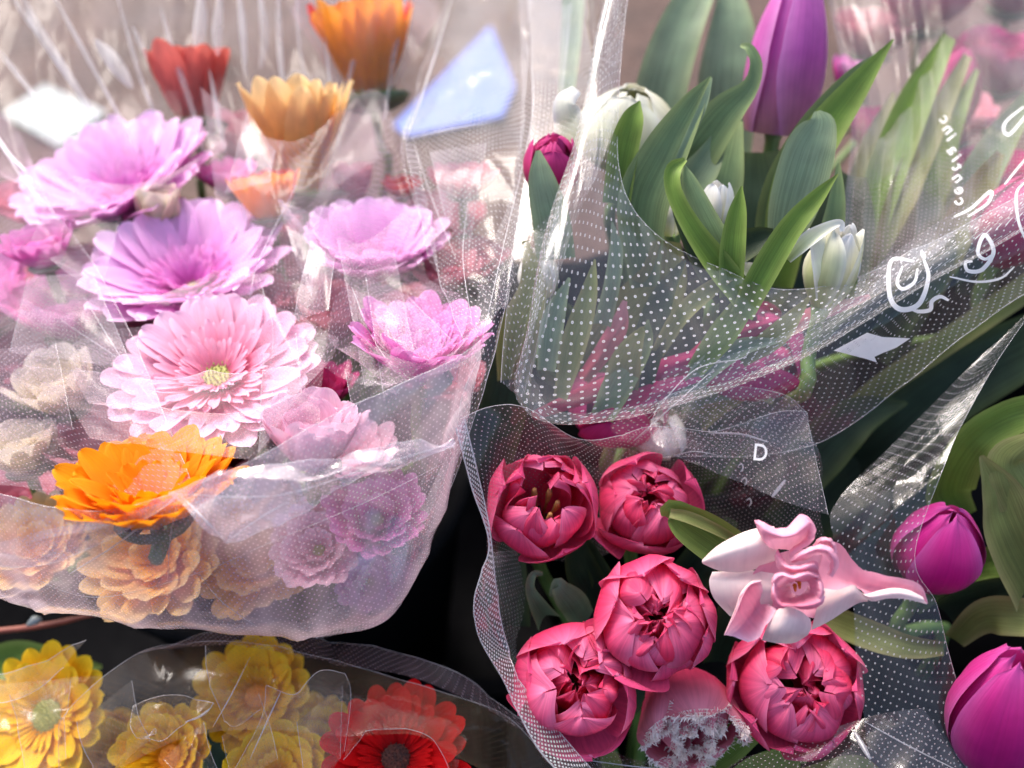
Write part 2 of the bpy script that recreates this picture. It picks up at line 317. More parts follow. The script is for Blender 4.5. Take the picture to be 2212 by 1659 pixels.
def crate():
    t = thing('display_crate', (0, 0.2, 0.0), 'black plastic slatted crate the bouquets stand in, seen in the dark gap', 'crate')
    boxes('floor_panel', [((0, (Y0+Y1)/2, 0.02), (X1-X0, Y1-Y0, 0.02))], M_['crate'], t)
    for (c, s) in (((0, Y0+.006, .17), (X1-X0-.06, .003, .27)), ((0, Y1-.006, .17), (X1-X0-.06, .003, .27)), ((X0+.006, .24, .17), (.003, Y1-Y0-.06, .27)), ((X1-.006, .24, .17), (.003, Y1-Y0-.06, .27))): boxes('added_dark_panel', [(c, s)], M_['crate'], t)  # black panels added behind the slats to keep the gaps dark
    for (c, s) in (((0, Y0, ZT-.02), (X1-X0, .02, .04)), ((0, Y1, ZT-.02), (X1-X0, .02, .04)), ((X0, (Y0+Y1)/2, ZT-.02), (.02, Y1-Y0-.04, .04)), ((X1, (Y0+Y1)/2, ZT-.02), (.02, Y1-Y0-.04, .04))):
        boxes('rim', [(c, s)], M_['crate'], t)
    sl = None
    def slat(x, y, z, rot, h):
        nonlocal sl
        if sl is None:
            V, F = [], []; box(V, F, (0, 0, 0), (0.018, 0.006, 1.0), 0.001); sl = mesh_data('slat', V, F, M_['slat'], smooth=False)
        M = Matrix.Translation(Vector((x, y, z)) - ORG[t]) @ Matrix.Rotation(rot, 4, 'Z') @ Matrix.Diagonal((1, 1, h, 1))
        put('slat', sl, t, M)
    for i in range(34): slat(X0+.03+i*(X1-X0-.06)/33, Y0, (ZT-.01)/2, 0, ZT-.07); slat(X0+.03+i*(X1-X0-.06)/33, Y1, (ZT-.01)/2, 0, ZT-.07)
    for i in range(24): slat(X0, Y0+.04+i*(Y1-Y0-.08)/23, (ZT-.01)/2, R(90), ZT-.07); slat(X1, Y0+.04+i*(Y1-Y0-.08)/23, (ZT-.01)/2, R(90), ZT-.07)
    # inner divider of upright ribs, the one glimpsed in the gap
    boxes('divider_rail', [((0, .275, .245), (X1-X0-.03, .014, .022))], M_['crate'], t)
    for i in range(54): slat(X0+.03+i*.026, .275, .125, 0, .21)
    boxes('divider_panel', [((0, .285, .13), (X1-X0-.03, .004, .19))], M_['crate'], t)
crate()
BUCKETS = [(-.18, .40, .150, .40), (.13, .47, .130, .42), (.10, .20, .10, .36), (-.19, .13, .13, .33), (.37, .30, .12, .36)]
def bucket(x, y, r, h, label):
    prof = [(.0, .032), (r*.72, .032), (r*.74, .04), (r*.97, h-.012), (r*1.03, h-.012), (r*1.03, h), (r*.96, h), (r*.72, .045), (0, .045)]
    V, n = [], 40
    for (q, z) in prof: V += [(x+q*math.cos(2*math.pi*k/n), y+q*math.sin(2*math.pi*k/n), z) for k in range(n)]
    F = [(i*n+k, i*n+(k+1) % n, (i+1)*n+(k+1) % n, (i+1)*n+k) for i in range(len(prof)-1) for k in range(n)]
    o = world_obj('flower_bucket', V, F, M_['crate']); tag(o, label, 'bucket', 'black buckets under the bouquets')
for q, lab in zip(BUCKETS, ('black bucket hidden in shade under the large gerbera bouquet', 'black bucket hidden in shade under the tall tulip bouquet', 'black bucket in the shade under the raspberry tulips', 'black bucket in the shade under the yellow bouquet', 'black bucket in the shade under the magenta tulips')): bucket(*q, lab)

# ------------------------------------------------------------------ petals and flowers
CACHE = {}; CURB = [0]                                           # bucket the next stems go down into
def petal_mesh(L, W, cup, curve, mat, var, tip=1.9, m=9, n=5, narrow=0.35):
    key = (round(L, 4), round(W, 4), cup, curve, mat, var, tip)
    if key in CACHE: return CACHE[key]
    V, UV = [], []; rnd = random.Random(var*7+3); sk = rnd.uniform(-.06, .06); tw = rnd.uniform(-.5, .5); wav = rnd.uniform(0, 6)
    for i in range(m):
        u = 1-(1-i/(m-1))**1.7; uu = u**0.85
        sh = (narrow + (1-narrow)*math.sin(min(1, uu/.50)*math.pi/2)) * (1 - max(0, (uu-.66)/.34)**tip)**0.5 if uu < 1 else 0.02
        for j in range(n):
            v = j/(n-1)*2-1; x = v*W/2*sh
            y = L*uu - L*0.015*(1-abs(v)) * (uu > .95)
            z = cup*W*(v*v)*sh + curve*L*uu*uu - 0.035*W*math.cos(v*7.5)*sh*(0.3+u)
            z += 0.03*L*math.sin(u*5+wav)*v; x += sk*L*uu*uu
            z += tw*0.12*W*v*uu
            V.append((x, y, z)); UV.append((j/(n-1), u))
    me = mesh_data('petal', V, gridfaces(m, n), M_[mat], UV); CACHE[key] = me; return me

def frame(axis, spin=0.0):
    z = Vector(axis).normalized(); x = RT - z*RT.dot(z); x.normalize(); y = z.cross(x)
    return Matrix((x, y, z)).transposed().to_4x4() @ Matrix.Rotation(spin, 4, 'Z')
def place(o, loc, M):
    o.matrix_world = Matrix.Translation(loc) @ M; ORG[o] = Vector(loc)
    o.location = loc; return (Matrix.Translation(loc) @ M).inverted()
def stem(root, inv, a, axis, r, mat='stem', foot=None, name='stem', drop=.05):
    a = Vector(a); bk = BUCKETS[CURB[0]]; foot = Vector((bk[0]+(a.x-bk[0])*.25, bk[1]+(a.y-bk[1])*.25, 0.048))
    ax = Vector(axis).normalized(); b = a - ax*drop
    rim = Vector((bk[0]+(a.x-bk[0])*.5, bk[1]+(a.y-bk[1])*.5, min(bk[3]+.02 + (.05-drop)*3, b.z-.02)))
    pts = smooth_line([a, a.lerp(b, .5), b, rim, foot], 14)
    V, F = tube_data([inv @ p for p in pts], r, 8); put(name, mesh_data(name, V, F, M_[mat]), root)

GL = 'gerberas of the large wrapped bouquet'
def gerbera(px, py, d, nrm, rpx, mat, label, rows=((24, 1.0, 28, .25), (22, .88, 38, .2), (18, .42, 55, .1)), disc='disc', discr=.17, group=GL,
            width=1.0, curve=.12, tip=2.0, seed=1, drop=.05, arc=None, cup=.13, inner=None, stemmat='stem', name='gerbera', calyx=True):
    rnd = random.Random(seed); ax = camdir(*nrm); loc = P(px, py, d); Rm = rpx*ppx(d)
    root = thing(name, loc, label, 'flower', group); inv = place(root, loc, frame(ax, rnd.uniform(0, 6)))
    for k, (n, l, el, cu) in enumerate(rows):
        L = Rm*l*0.90; W = 2*math.pi*Rm*l*.62/n*1.7*width
        if k == 2: W *= .8
        for i in range(n):
            az = 2*math.pi*(i+rnd.uniform(-.25, .25)+.5*(k % 2))/n
            s = rnd.uniform(.9, 1.06); var = rnd.randrange(5)
            mm = mat if (inner is None or k < 2) else inner
            me = petal_mesh(L, W, cup, cu, mm, var, tip, m=10 if k < 2 else 7)
            M = Matrix.Rotation(az, 4, 'Z') @ Matrix.Translation((0, Rm*discr*(.75-.15*k), -.0012*(2-k))) @ Matrix.Rotation(R(el + rnd.uniform(-4, 4)), 4, 'X') @ Matrix.Rotation(R(rnd.uniform(-7, 7)), 4, 'Y') @ Matrix.Diagonal((s, s, s, 1))
            put('petal', me, root, M)
    # centre: dome plus many florets
    rd = Rm*discr; V, F = [], []; a, b = 7, 16
    for i in range(a):
        ph = i/(a-1)*math.pi/2
        for j in range(b): V.append((rd*math.cos(ph)*math.cos(2*math.pi*j/b), rd*math.cos(ph)*math.sin(2*math.pi*j/b), rd*.35*math.sin(ph)))
    F = [(i*b+j, i*b+(j+1) % b, (i+1)*b+(j+1) % b, (i+1)*b+j) for i in range(a-1) for j in range(b)]
    put('flower_centre', mesh_data('flower_centre', V, F, M_[disc]), root)
    V, F = [], []
    for i in range(170):
        rr = rd*1.35*math.sqrt((i+.5)/170); th = i*2.39996; h = rd*(.16+.25*rnd.random())*(0.6+0.9*(rr/rd/1.35)**3); q = rd*.055
        x, y = rr*math.cos(th), rr*math.sin(th); z = rd*.35*math.sqrt(max(0, 1-(rr/rd)**2)) if rr < rd else 0
        j = len(V); V += [(x-q, y, z), (x+q, y, z), (x, y+q*1.6, z), (x*1.06, y*1.06, z+h)]; F += [(j, j+1, j+3), (j+1, j+2, j+3), (j+2, j, j+3)]
    o = put('floret', mesh_data('floret', V, F, M_[disc if disc != 'disc' else 'disc']), root); tag(o, kind='stuff')
    if calyx:
        V, F = [], []; b = 14; prof = [(.16, -.16), (.30, -.10), (.36, -.02), (.30, .01)]
        for (r_, z_) in prof:
            for j in range(b): V.append((Rm*r_*math.cos(2*math.pi*j/b), Rm*r_*math.sin(2*math.pi*j/b), Rm*z_))
        F = [(i*b+j, i*b+(j+1) % b, (i+1)*b+(j+1) % b, (i+1)*b+j) for i in range(3) for j in range(b)]
        put('calyx', mesh_data('calyx', V, F, M_['stemdark']), root)
    stem(root, inv, loc - ax*Rm*.12, ax, .0028, stemmat, drop=drop)
    return root

def cup_petal(az, Rr, H, hw, close, seed, ruffle=.06, tipw=0.45, peak=0.0, roll=0.0, lean=0.0, start=.10, m=15, n=11, crease=.05, curl=0.0, squash=1.0):
    """one tulip petal as a patch of an egg-shaped cup (local z = flower axis)"""
    V, UV = [], []
    for i in range(m):
        u = 1-(1-i/(m-1))**1.9; tt = start + (close-start)*u
        rad = Rr * max(0.02, math.sin(math.pi*tt))**0.75
        sh = math.sin(math.pi*(.16+.42*min(1, u/.55)))**.9 if u < .55 else 1.0
        sh *= (1 - max(0, (u-tipw)/(1-tipw))**2.0)**.5 if u < 1 else .03
        w_ = hw*sh*min(1.75, (Rr/max(rad, 1e-6))**.6)
        for j in range(n):
            v = j/(n-1)*2-1; a = az + w_*v
            nz = noise.noise(Vector((math.cos(a)*1.2, math.sin(a)*1.2, u*1.3+seed*3.1)))
            n2 = noise.noise(Vector((v*1.5+seed*5.3, u*2.0, seed*1.7)))
            r_ = rad*(1 + ruffle*2.2*nz*u + ruffle*2.6*n2*u*u) + Rr*roll*abs(v)**4*u + Rr*lean*u*u
            r_ -= Rr*crease*math.exp(-(v/.35)**2)*u*(1-u)*3
            r_ += Rr*curl*max(0, (u-.8)/.2)**2
            z = H*(u - .22*abs(curl)*max(0, (u-.8)/.2)**2) + H*ruffle*.9*n2*u + H*peak*(1-abs(v))*max(0, u-.7)
            V.append((r_*math.cos(a), r_*math.sin(a)*squash, z)); UV.append((j/(n-1), u))
    return V, UV, gridfaces(m, n)

def tulip(px, py, d, nrm, rpx, hpx, petals, label, cat='flower', group=None, name='tulip', stemr=.0035, stemmat='stem', stamens=False, footoff=(0, 0), squash=1.0, stemlen=True, spin=0.0):
    """(px, py) is the base of the cup. petals: list of (azimuth deg, r, h, halfwidth deg, close, material, extra)"""
    ax = camdir(*nrm); loc = P(px, py, d); s = ppx(d); Rr = rpx*s; H = hpx*s
    root = thing(name, loc, label, cat, group); inv = place(root, loc, frame(ax, spin))
    for k, (az, r_, h_, hw, cl, mt, ex) in enumerate(petals):
        V, UV, F = cup_petal(R(az), Rr*r_, H*h_, R(hw), cl, seed=k*1.37+px*.013, squash=squash, **ex)
        put('petal', mesh_data('petal', V, F, M_[mt], UV), root)
    if stamens:
        for i in range(6):
            a = i*math.pi/3; p0 = Vector((Rr*.1*math.cos(a), Rr*.1*math.sin(a), H*.08)); p1 = Vector((Rr*.28*math.cos(a), Rr*.28*math.sin(a), H*.55))
            V, F = tube_data([p0, p0.lerp(p1, .6), p1, p1+Vector((0, 0, H*.15))], [.0007, .0007, .0016, .001], 6); put('stamen', mesh_data('stamen', V, F, M_['stamen']), root)
    if stemlen: stem(root, inv, loc + ax*H*.03, ax, [stemr*1.5]+[stemr]*13, stemmat, foot=(loc.x*.9+footoff[0], loc.y*.85+.02+footoff[1], .035))
    return root

def double_tulip(px, py, d, nrm, rpx, hpx, label, outer, seed, gap=0.0, mid=7, inn=7, core=5, group='raspberry red double tulips', inmat='tred2', outmat='tred'):
    rnd = random.Random(seed); P_ = []
    for (az, hw, r_, h_, cl, ex) in outer:
        e = dict(ruffle=.05, roll=.05, crease=.04, tipw=.55); e.update(ex); P_.append((az, r_, h_, hw, cl, outmat, e))
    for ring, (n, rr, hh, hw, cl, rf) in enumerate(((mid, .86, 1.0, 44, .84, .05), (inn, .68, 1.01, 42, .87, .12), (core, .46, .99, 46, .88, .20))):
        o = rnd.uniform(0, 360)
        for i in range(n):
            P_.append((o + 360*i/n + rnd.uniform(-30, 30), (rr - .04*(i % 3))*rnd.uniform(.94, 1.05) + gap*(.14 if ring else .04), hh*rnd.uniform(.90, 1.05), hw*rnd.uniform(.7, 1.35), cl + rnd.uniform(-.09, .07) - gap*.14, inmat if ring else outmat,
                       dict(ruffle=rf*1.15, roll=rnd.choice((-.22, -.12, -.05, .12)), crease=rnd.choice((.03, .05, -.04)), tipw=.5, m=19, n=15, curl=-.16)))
    if gap < .5:
        for i in range(5): P_.append((rnd.uniform(0, 360), rnd.uniform(.20, .34), rnd.uniform(.80, .93), rnd.uniform(50, 90), rnd.uniform(.84, .94), inmat, dict(ruffle=.22, roll=rnd.uniform(-.1, .1), crease=.03, tipw=.5, m=13, n=11, curl=-.1)))
    return tulip(px, py, d, nrm, rpx, hpx, P_, label, group=group, name='double_tulip', stamens=gap > .5)

def leaf(parent, pts, widths, mat='leaf', fold_=.35, tw=0.0, name='leaf', m=22, n=9, tip=True, wav=.03, hint=None, label=None, round_=0.0):
    """blade along pts [(x,y,d)...]; widths are full widths in picture pixels at the control points"""
    C = [P(*p) for p in pts]; pp = smooth_line(C, m); W = cr_matrix(len(widths), m) @ np.array([w_*ppx(p[2]) for w_, p in zip(widths, pts)])
    V, UV = [], []; N0 = None
    for i, p in enumerate(pp):
        T = (pp[min(i+1, m-1)] - pp[max(i-1, 0)]).normalized()
        Nn = hint.copy() if hint is not None else -FWD.copy()
        S = T.cross(Nn).normalized(); Nn = S.cross(T).normalized()
        a = tw if not hasattr(tw, '__len__') else tw[0] + (tw[1]-tw[0])*i/(m-1)
        S2 = S*math.cos(a) + Nn*math.sin(a); N2 = S2.cross(T).normalized()
        for j in range(n):
            v = j/(n-1)*2-1; hw = max(W[i], 0)/2
            q = p + S2*(hw*v) + N2*(hw*(fold_*(abs(v)**1.6) + wav*4*noise.noise(Vector((i*.25, v*1.3, pts[0][0]*.01)))))
            V.append(q); UV.append((j/(n-1), 1-i/(m-1)*.98 if pts[0][1] < pts[-1][1] else i/(m-1)*.98))
    o = world_obj(name, [tuple(v) for v in V], gridfaces(m, n), M_[mat], None, UV)
    if parent is not None:
        og = ORG[o]; pw = Matrix.Translation(ORG[parent]) @ parent.rotation_euler.to_matrix().to_4x4() if parent.rotation_mode == 'XYZ' else parent.matrix_world
        o.parent = parent; o.matrix_basis = pw.inverted() @ Matrix.Translation(og)
    if label: o['label'] = label
    return o

def patch_petal(parent, ctrl, mat, name='petal', m=22, n=14, rough=.0, seed=0.0):
    G = surf(ctrl, m, n); Nn = normals(G)
    if rough:
        for i in range(m):
            for j in range(n): G[i, j] += Nn[i, j]*rough*noise.noise(Vector((i*.35, j*.45, seed)))
    UV = [(j/(n-1), i/(m-1)) for i in range(m) for j in range(n)]
    F = gridfaces(m, n)
    V = G.reshape(-1, 3)
    inv = parent.matrix_world.inverted() if False else (Matrix.Translation(ORG[parent])).inverted()
    return world_obj(name, V, F, M_[mat], parent, UV)

# ------------------------------------------------------------------ foil sheets
def sheet(parent, name, ctrl, mat, m=60, n=60, smooth_a=.0015, smooth_f=14, crum_a=.0008, crum_f=40, pleat=None, seed=0.0, edges='', er=.00014, label=None, creases=4, camp=.0022, cdir=None, clen=1.0):
    G = surf(ctrl, m, n); Nn = normals(G); UV = arc_uv(G); rs = np.random.RandomState(int(seed*7)+1)
    # sharp straight creases: ridges that start, run and fade out
    A, B = UV[..., 0], UV[..., 1]; H = np.zeros_like(A)
    for k in range(creases):
        ci, cj = rs.randint(m), rs.randint(n); th = rs.uniform(0, math.pi) if cdir is None else cdir + rs.uniform(-.35, .35)
        s_ = (A-A[ci, cj])*math.cos(th+math.pi/2) + (B-B[ci, cj])*math.sin(th+math.pi/2); l_ = (A-A[ci, cj])*math.cos(th) + (B-B[ci, cj])*math.sin(th)
        ln = rs.uniform(.015, .05)*clen; wd = rs.uniform(.003, .009)
        H += rs.choice([-1, 1])*camp*rs.uniform(.5, 1.2)*np.exp(-np.abs(s_)/wd)*np.exp(-(l_/ln)**2)
    G = G + Nn*H[..., None]
    for i in range(m):
        for j in range(n):
            a, b = UV[i, j]; h = smooth_a*noise.noise(Vector((a*smooth_f, b*smooth_f, seed)))*2
            h += crum_a*fold(a*crum_f, b*crum_f*.6, seed+5) + crum_a*.5*fold(a*crum_f*1.9+b*crum_f, b*crum_f*1.5, seed+9)
            if pleat:
                q = j/(n-1); h += pleat[0]*(abs(((q*pleat[1] + .6*noise.noise(Vector((q*4, i/(m-1)*1.2, seed)))) % 1)-.5)*2-.5)
            G[i, j] += Nn[i, j]*h
    o = world_obj(name, G.reshape(-1, 3), gridfaces(m, n), M_[mat], parent, UV.reshape(-1, 2))
    if label: o['label'] = label
    for e in edges:
        L = {'t': G[0], 'b': G[-1], 'l': G[:, 0], 'r': G[:, -1]}[e]
        V, F = tube_data([V3(p) for p in L], er, 5, False); world_obj('lit_cut_edge', [tuple(v) for v in V], F, M_['edge'], parent)
    o_b = BVHTree.FromPolygons([tuple(p) for p in G.reshape(-1, 3)], gridfaces(m, n)); SHEETS[o] = o_b
    return o
SHEETS = {}
def on_sheet(o, x, y, lift=.0004):
    r = ray(x, y).normalized(); h = SHEETS[o].ray_cast(CAM, r)
    if h[0] is None: return None
    n = h[1] if h[1].dot(r) < 0 else -h[1]
    return h[0] + n*lift, n
def crease(parent, o, pts, wpx=3.0, name='crease', mat='crease', taper=True):
    """a whitened fold line, its highlight painted in as a milky tube that follows the sheet"""
    n = max(8, len(pts)*7); C = cr_matrix(len(pts), n) @ np.array(pts, dtype=float); L = []
    for x, y in C:
        h = on_sheet(o, x, y, 0)
        if h: L.append(h[0])
    if len(L) < 4: return
    k = len(L); s = ppx((L[0]-CAM).dot(FWD)); rr = [max(.00008, wpx*.5*s*(math.sin(math.pi*(i+.5)/k)**.5 if taper else 1)) for i in range(k)]
    V, F = tube_data(L, rr, 6); return world_obj(name, [tuple(v) for v in V], F, M_[mat], parent)
def lettering(parent, o, text, x, y, size, ang, mirror=False, name='lettering', bold=0.0, sx=1.0):
    cu = bpy.data.curves.new(name, 'FONT'); cu.body = text; cu.size = 1; cu.resolution_u = 4; cu.offset = bold; cu.align_x = 'CENTER'; cu.align_y = 'CENTER'
    tmp = bpy.data.objects.new('tmp', cu); COL.objects.link(tmp)
    bpy.context.view_layer.update()
    me = bpy.data.meshes.new_from_object(tmp.evaluated_get(bpy.context.evaluated_depsgraph_get()))
    V = [v.co.copy() for v in me.vertices]; F = [tuple(p.vertices) for p in me.polygons]
    bpy.data.objects.remove(tmp); bpy.data.curves.remove(cu); bpy.data.meshes.remove(me)
    return flat_print(parent, o, [(v.x*sx, v.y) for v in V], F, x, y, size, ang, mirror, name)
def flat_print(parent, o, V, F, x, y, size, ang, mirror=False, name='lettering'):
    ca, sa = math.cos(R(ang)), math.sin(R(ang)); W = []
    for vx, vy in V:
        if mirror: vx = -vx
        qx, qy = vx*size, vy*size; X = x + qx*ca - qy*sa; Y = y - (qx*sa + qy*ca)
        h = on_sheet(o, X, Y)
        if h is None: W.append(None)
        else: W.append(tuple(h[0]))
    F2 = [f for f in F if all(W[i] is not None for i in f)]
    if not F2: print('PRINT MISSED', name, x, y); return
    W = [q if q is not None else (0, 0, 0) for q in W]; used = sorted({i for f in F2 for i in f}); mp = {a: b for b, a in enumerate(used)}
    return world_obj(name, [W[i] for i in used], [tuple(mp[i] for i in f) for f in F2], M_['print'], parent, smooth=False)
def stroke_print(parent, o, pts, wpx, name='lettering'):
    """a brush-like printed stroke on the foil"""
    n = len(pts)*8; C = cr_matrix(len(pts), n) @ np.array(pts, dtype=float); T = np.gradient(C, axis=0); T /= np.linalg.norm(T, axis=1, keepdims=True)+1e-9
    V = []; k = 0
    for i in range(n):
        w_ = wpx*.5*(.45+.55*math.sin(math.pi*i/(n-1))**.6)
        V += [(C[i, 0]-T[i, 1]*w_, -(C[i, 1]+T[i, 0]*w_)), (C[i, 0]+T[i, 1]*w_, -(C[i, 1]-T[i, 0]*w_))]
    F = [(2*i, 2*i+1, 2*i+3, 2*i+2) for i in range(n-1)]
    return flat_print(parent, o, V, F, 0, 0, 1, 0, False, name)

def collar(px, py, d, nrm, r0, r1, h, label, seed=0, mat='fcollar', points=4, arc=(0, 360), group='clear foil collars round single gerberas', spike=.35, spin=0.0):
    """a cone of thin foil with a pointed rim, folded round one gerbera head; open towards nrm. sizes in picture px"""
    s = ppx(d); ax = camdir(*nrm); loc = P(px, py, d); Mf = Matrix.Translation(loc) @ frame(ax, R(spin)); m, n = 26, 90
    G = np.zeros((m, n, 3)); UV = np.zeros((m, n, 2))
    for i in range(m):
        u = i/(m-1)
        for j in range(n):
            q = j/(n-1); a = R(arc[0] + (arc[1]-arc[0])*q)
            sp_ = (1 - 2*abs(((a*points/(2*math.pi)+.25*noise.noise(Vector((math.cos(a), math.sin(a), seed)))) % 1)-.5))
            hh = h*(1 + spike*(sp_**1.6) - spike*.3)
            pl = abs(((q*13 + .8*noise.noise(Vector((q*5, seed, 0)))) % 1)-.5)*2-.5
            rr = r0 + (r1-r0)*u**1.25*(1+.1*sp_) + u*(5*pl + 9*noise.noise(Vector((math.cos(a)*1.5, math.sin(a)*1.5, u*1.5+seed))))
            p = Mf @ Vector((rr*s*math.cos(a), rr*s*math.sin(a), hh*u*s)); G[i, j] = p; UV[i, j] = (a*r1*s*.8, u*h*s)
    o = world_obj('foil_collar', G.reshape(-1, 3), gridfaces(m, n), M_[mat], None, UV.reshape(-1, 2)); tag(o, label, 'flower collar', group)
    return o
CURB[0] = 2

# ================================================================== RIGHT FRONT: raspberry double tulips
T1 = double_tulip(1166, 1130, .425, (.02, .50, .86), 112, 170, 'raspberry red double tulip with a dark open throat, upper left of the small bouquet',
    [(100, 42, 1.0, 1.0, .83, dict(roll=.05)), (172, 44, 1.02, 1.02, .80, dict(roll=.12)), (12, 46, 1.03, 1.03, .80, dict(roll=.10)), (232, 46, .98, .80, .74, dict(roll=.02)), (292, 46, 1.03, .62, .66, dict(curl=.06)), (55, 30, .92, 1.02, .82, {})],
    3, gap=.8, mid=5, inn=4, core=2)
T2 = double_tulip(1386, 1115, .44, (.0, .45, .89), 106, 150, 'raspberry double tulip with a tightly crumpled top, upper right beside the hooked leaf',
    [(112, 44, 1.0, 1.02, .82, {}), (180, 36, .95, .85, .80, {}), (20, 34, 1.08, .95, .78, dict(roll=.1)), (262, 62, 1.02, .62, .70, {}), (215, 26, 1.15, .55, .62, dict(curl=.12)), (318, 38, 1.0, .70, .76, {})],
    11, gap=.05)
T3 = double_tulip(1400, 1340, .40, (.0, .30, .95), 126, 150, 'fullest raspberry double tulip, peony-like, in the middle of the small bouquet',
    [(108, 40, 1.0, 1.0, .80, {}), (160, 40, 1.03, .98, .80, {}), (58, 34, 1.02, .98, .80, {}), (15, 36, 1.03, .85, .78, {}), (338, 32, 1.0, .70, .76, {}), (232, 50, 1.08, .62, .66, dict(curl=.08)), (290, 24, .95, .62, .82, {})],
    21, gap=.12, mid=8, inn=8, core=6)
T4 = double_tulip(1232, 1482, .405, (.02, .35, .93), 126, 165, 'raspberry double tulip with a twisted side opening, lower left by the striped foil edge',
    [(110, 46, 1.0, 1.02, .82, {}), (50, 30, 1.0, .98, .82, {}), (170, 38, 1.0, .90, .80, dict(roll=.1)), (0, 50, 1.03, .88, .78, {}), (222, 34, 1.04, .60, .70, {}), (285, 48, 1.10, .50, .62, dict(curl=.10))],
    34, gap=.30, mid=6, inn=6, core=5)
T5 = double_tulip(1695, 1482, .425, (.0, .30, .95), 138, 150, 'coral red double tulip lying open under the pale pink tulip, lower right',
    [(130, 34, 1.05, .92, .72, {}), (175, 34, 1.05, .72, .68, {}), (215, 30, .98, .70, .72, {}), (82, 32, 1.0, 1.0, .74, {}), (40, 30, 1.03, 1.0, .76, {}), (355, 30, 1.0, .85, .78, {}), (300, 42, 1.02, .66, .70, {}), (262, 34, .92, .60, .66, {})],
    45, gap=.2, mid=7, inn=7, core=5)

def fringed(px, py, d, nrm, rpx, hpx, spec, label):
    ax = camdir(*nrm); loc = P(px, py, d); s = ppx(d); Rr = rpx*s; H = hpx*s
    root = thing('fringed_tulip', loc, label, 'flower'); inv = place(root, loc, frame(ax)); rnd = random.Random(5)
    for k, (az, r_, h_, hw, cl, ex) in enumerate(spec):
        V, UV, F = cup_petal(R(az), Rr*r_, H*h_, R(hw), cl, seed=k*2.1, m=16, n=17, **ex)
        p = put('petal', mesh_data('petal', V, F, M_['tfringe'], UV), root); ORG[p] = loc
        fv, ff = [], []
        def spike(a, b, dirn, L):
            i = len(fv); a, b = Vector(a), Vector(b); c = (a+b)/2; t = (b-a); nn = t.cross(dirn).normalized()*.0004
            tipp = c + dirn*L + nn*rnd.uniform(-6, 6); md = c+dirn*L*.55 + nn*rnd.uniform(-3, 3)
            fv.extend([a, b, md + t*.22+nn, md - t*.22-nn, tipp]); ff.extend([(i, i+1, i+2, i+3), (i+3, i+2, i+4)])
        for row in (14, 13, 12, 11):
            for j in range(16):
                for q in range(3):
                    f = q/3; A = Vector(V[row*17+j]).lerp(Vector(V[row*17+j+1]), f); B = Vector(V[row*17+j]).lerp(Vector(V[row*17+j+1]), f+.42)
                    up_ = (Vector(V[row*17+j]) - Vector(V[(row-2)*17+j])).normalized()
                    dd = (up_ + Vector((rnd.uniform(-.6, .6), rnd.uniform(-.6, .6), rnd.uniform(-.1, .4)))).normalized()
                    spike(A, B, dd, Rr*rnd.uniform(.06, .20)*(1 if row > 12 else .8))
        for side in (0, 16):
            for i in range(8, 15):
                for q in range(2):
                    A = Vector(V[i*17+side]).lerp(Vector(V[(i+1)*17+side]), q/2); B = Vector(V[i*17+side]).lerp(Vector(V[(i+1)*17+side]), q/2+.4)
                    out_ = (Vector(V[i*17+side]) - Vector(V[i*17+8])).normalized()
                    spike(A, B, (out_ + Vector((rnd.uniform(-.3, .3), rnd.uniform(-.3, .3), .5))).normalized(), Rr*rnd.uniform(.06, .15))
        f_ = put('fringe', mesh_data('fringe', [tuple(v) for v in fv], ff, M_['fringe'], smooth=False), p)
    stem(root, inv, loc, ax, .0035)
    return root
fringed(1462, 1468, .435, (.08, -.50, .86), 105, 170, [(95, 1.0, 1.0, 58, .70, dict(ruffle=.06)), (20, 1.02, 1.0, 50, .68, dict(ruffle=.08)), (160, 1.0, .98, 48, .70, dict(ruffle=.08)), (235, .95, .95, 52, .72, dict(ruffle=.12)), (300, .98, .95, 52, .72, dict(ruffle=.12)),
    (60, .72, .94, 60, .86, dict(ruffle=.14)), (190, .70, .92, 60, .86, dict(ruffle=.14)), (285, .72, .88, 56, .86, dict(ruffle=.14)), (20, .85, .9, 50, .82, dict(ruffle=.1)), (140, .85, .9, 50, .82, dict(ruffle=.1)), (110, .45, .98, 60, .8, dict(ruffle=.25)), (230, .5, .94, 60, .8, dict(ruffle=.25)), (340, .45, .96, 60, .8, dict(ruffle=.25))], 'rose tulip with ragged white fringed petal edges, at the bottom of the small bouquet')

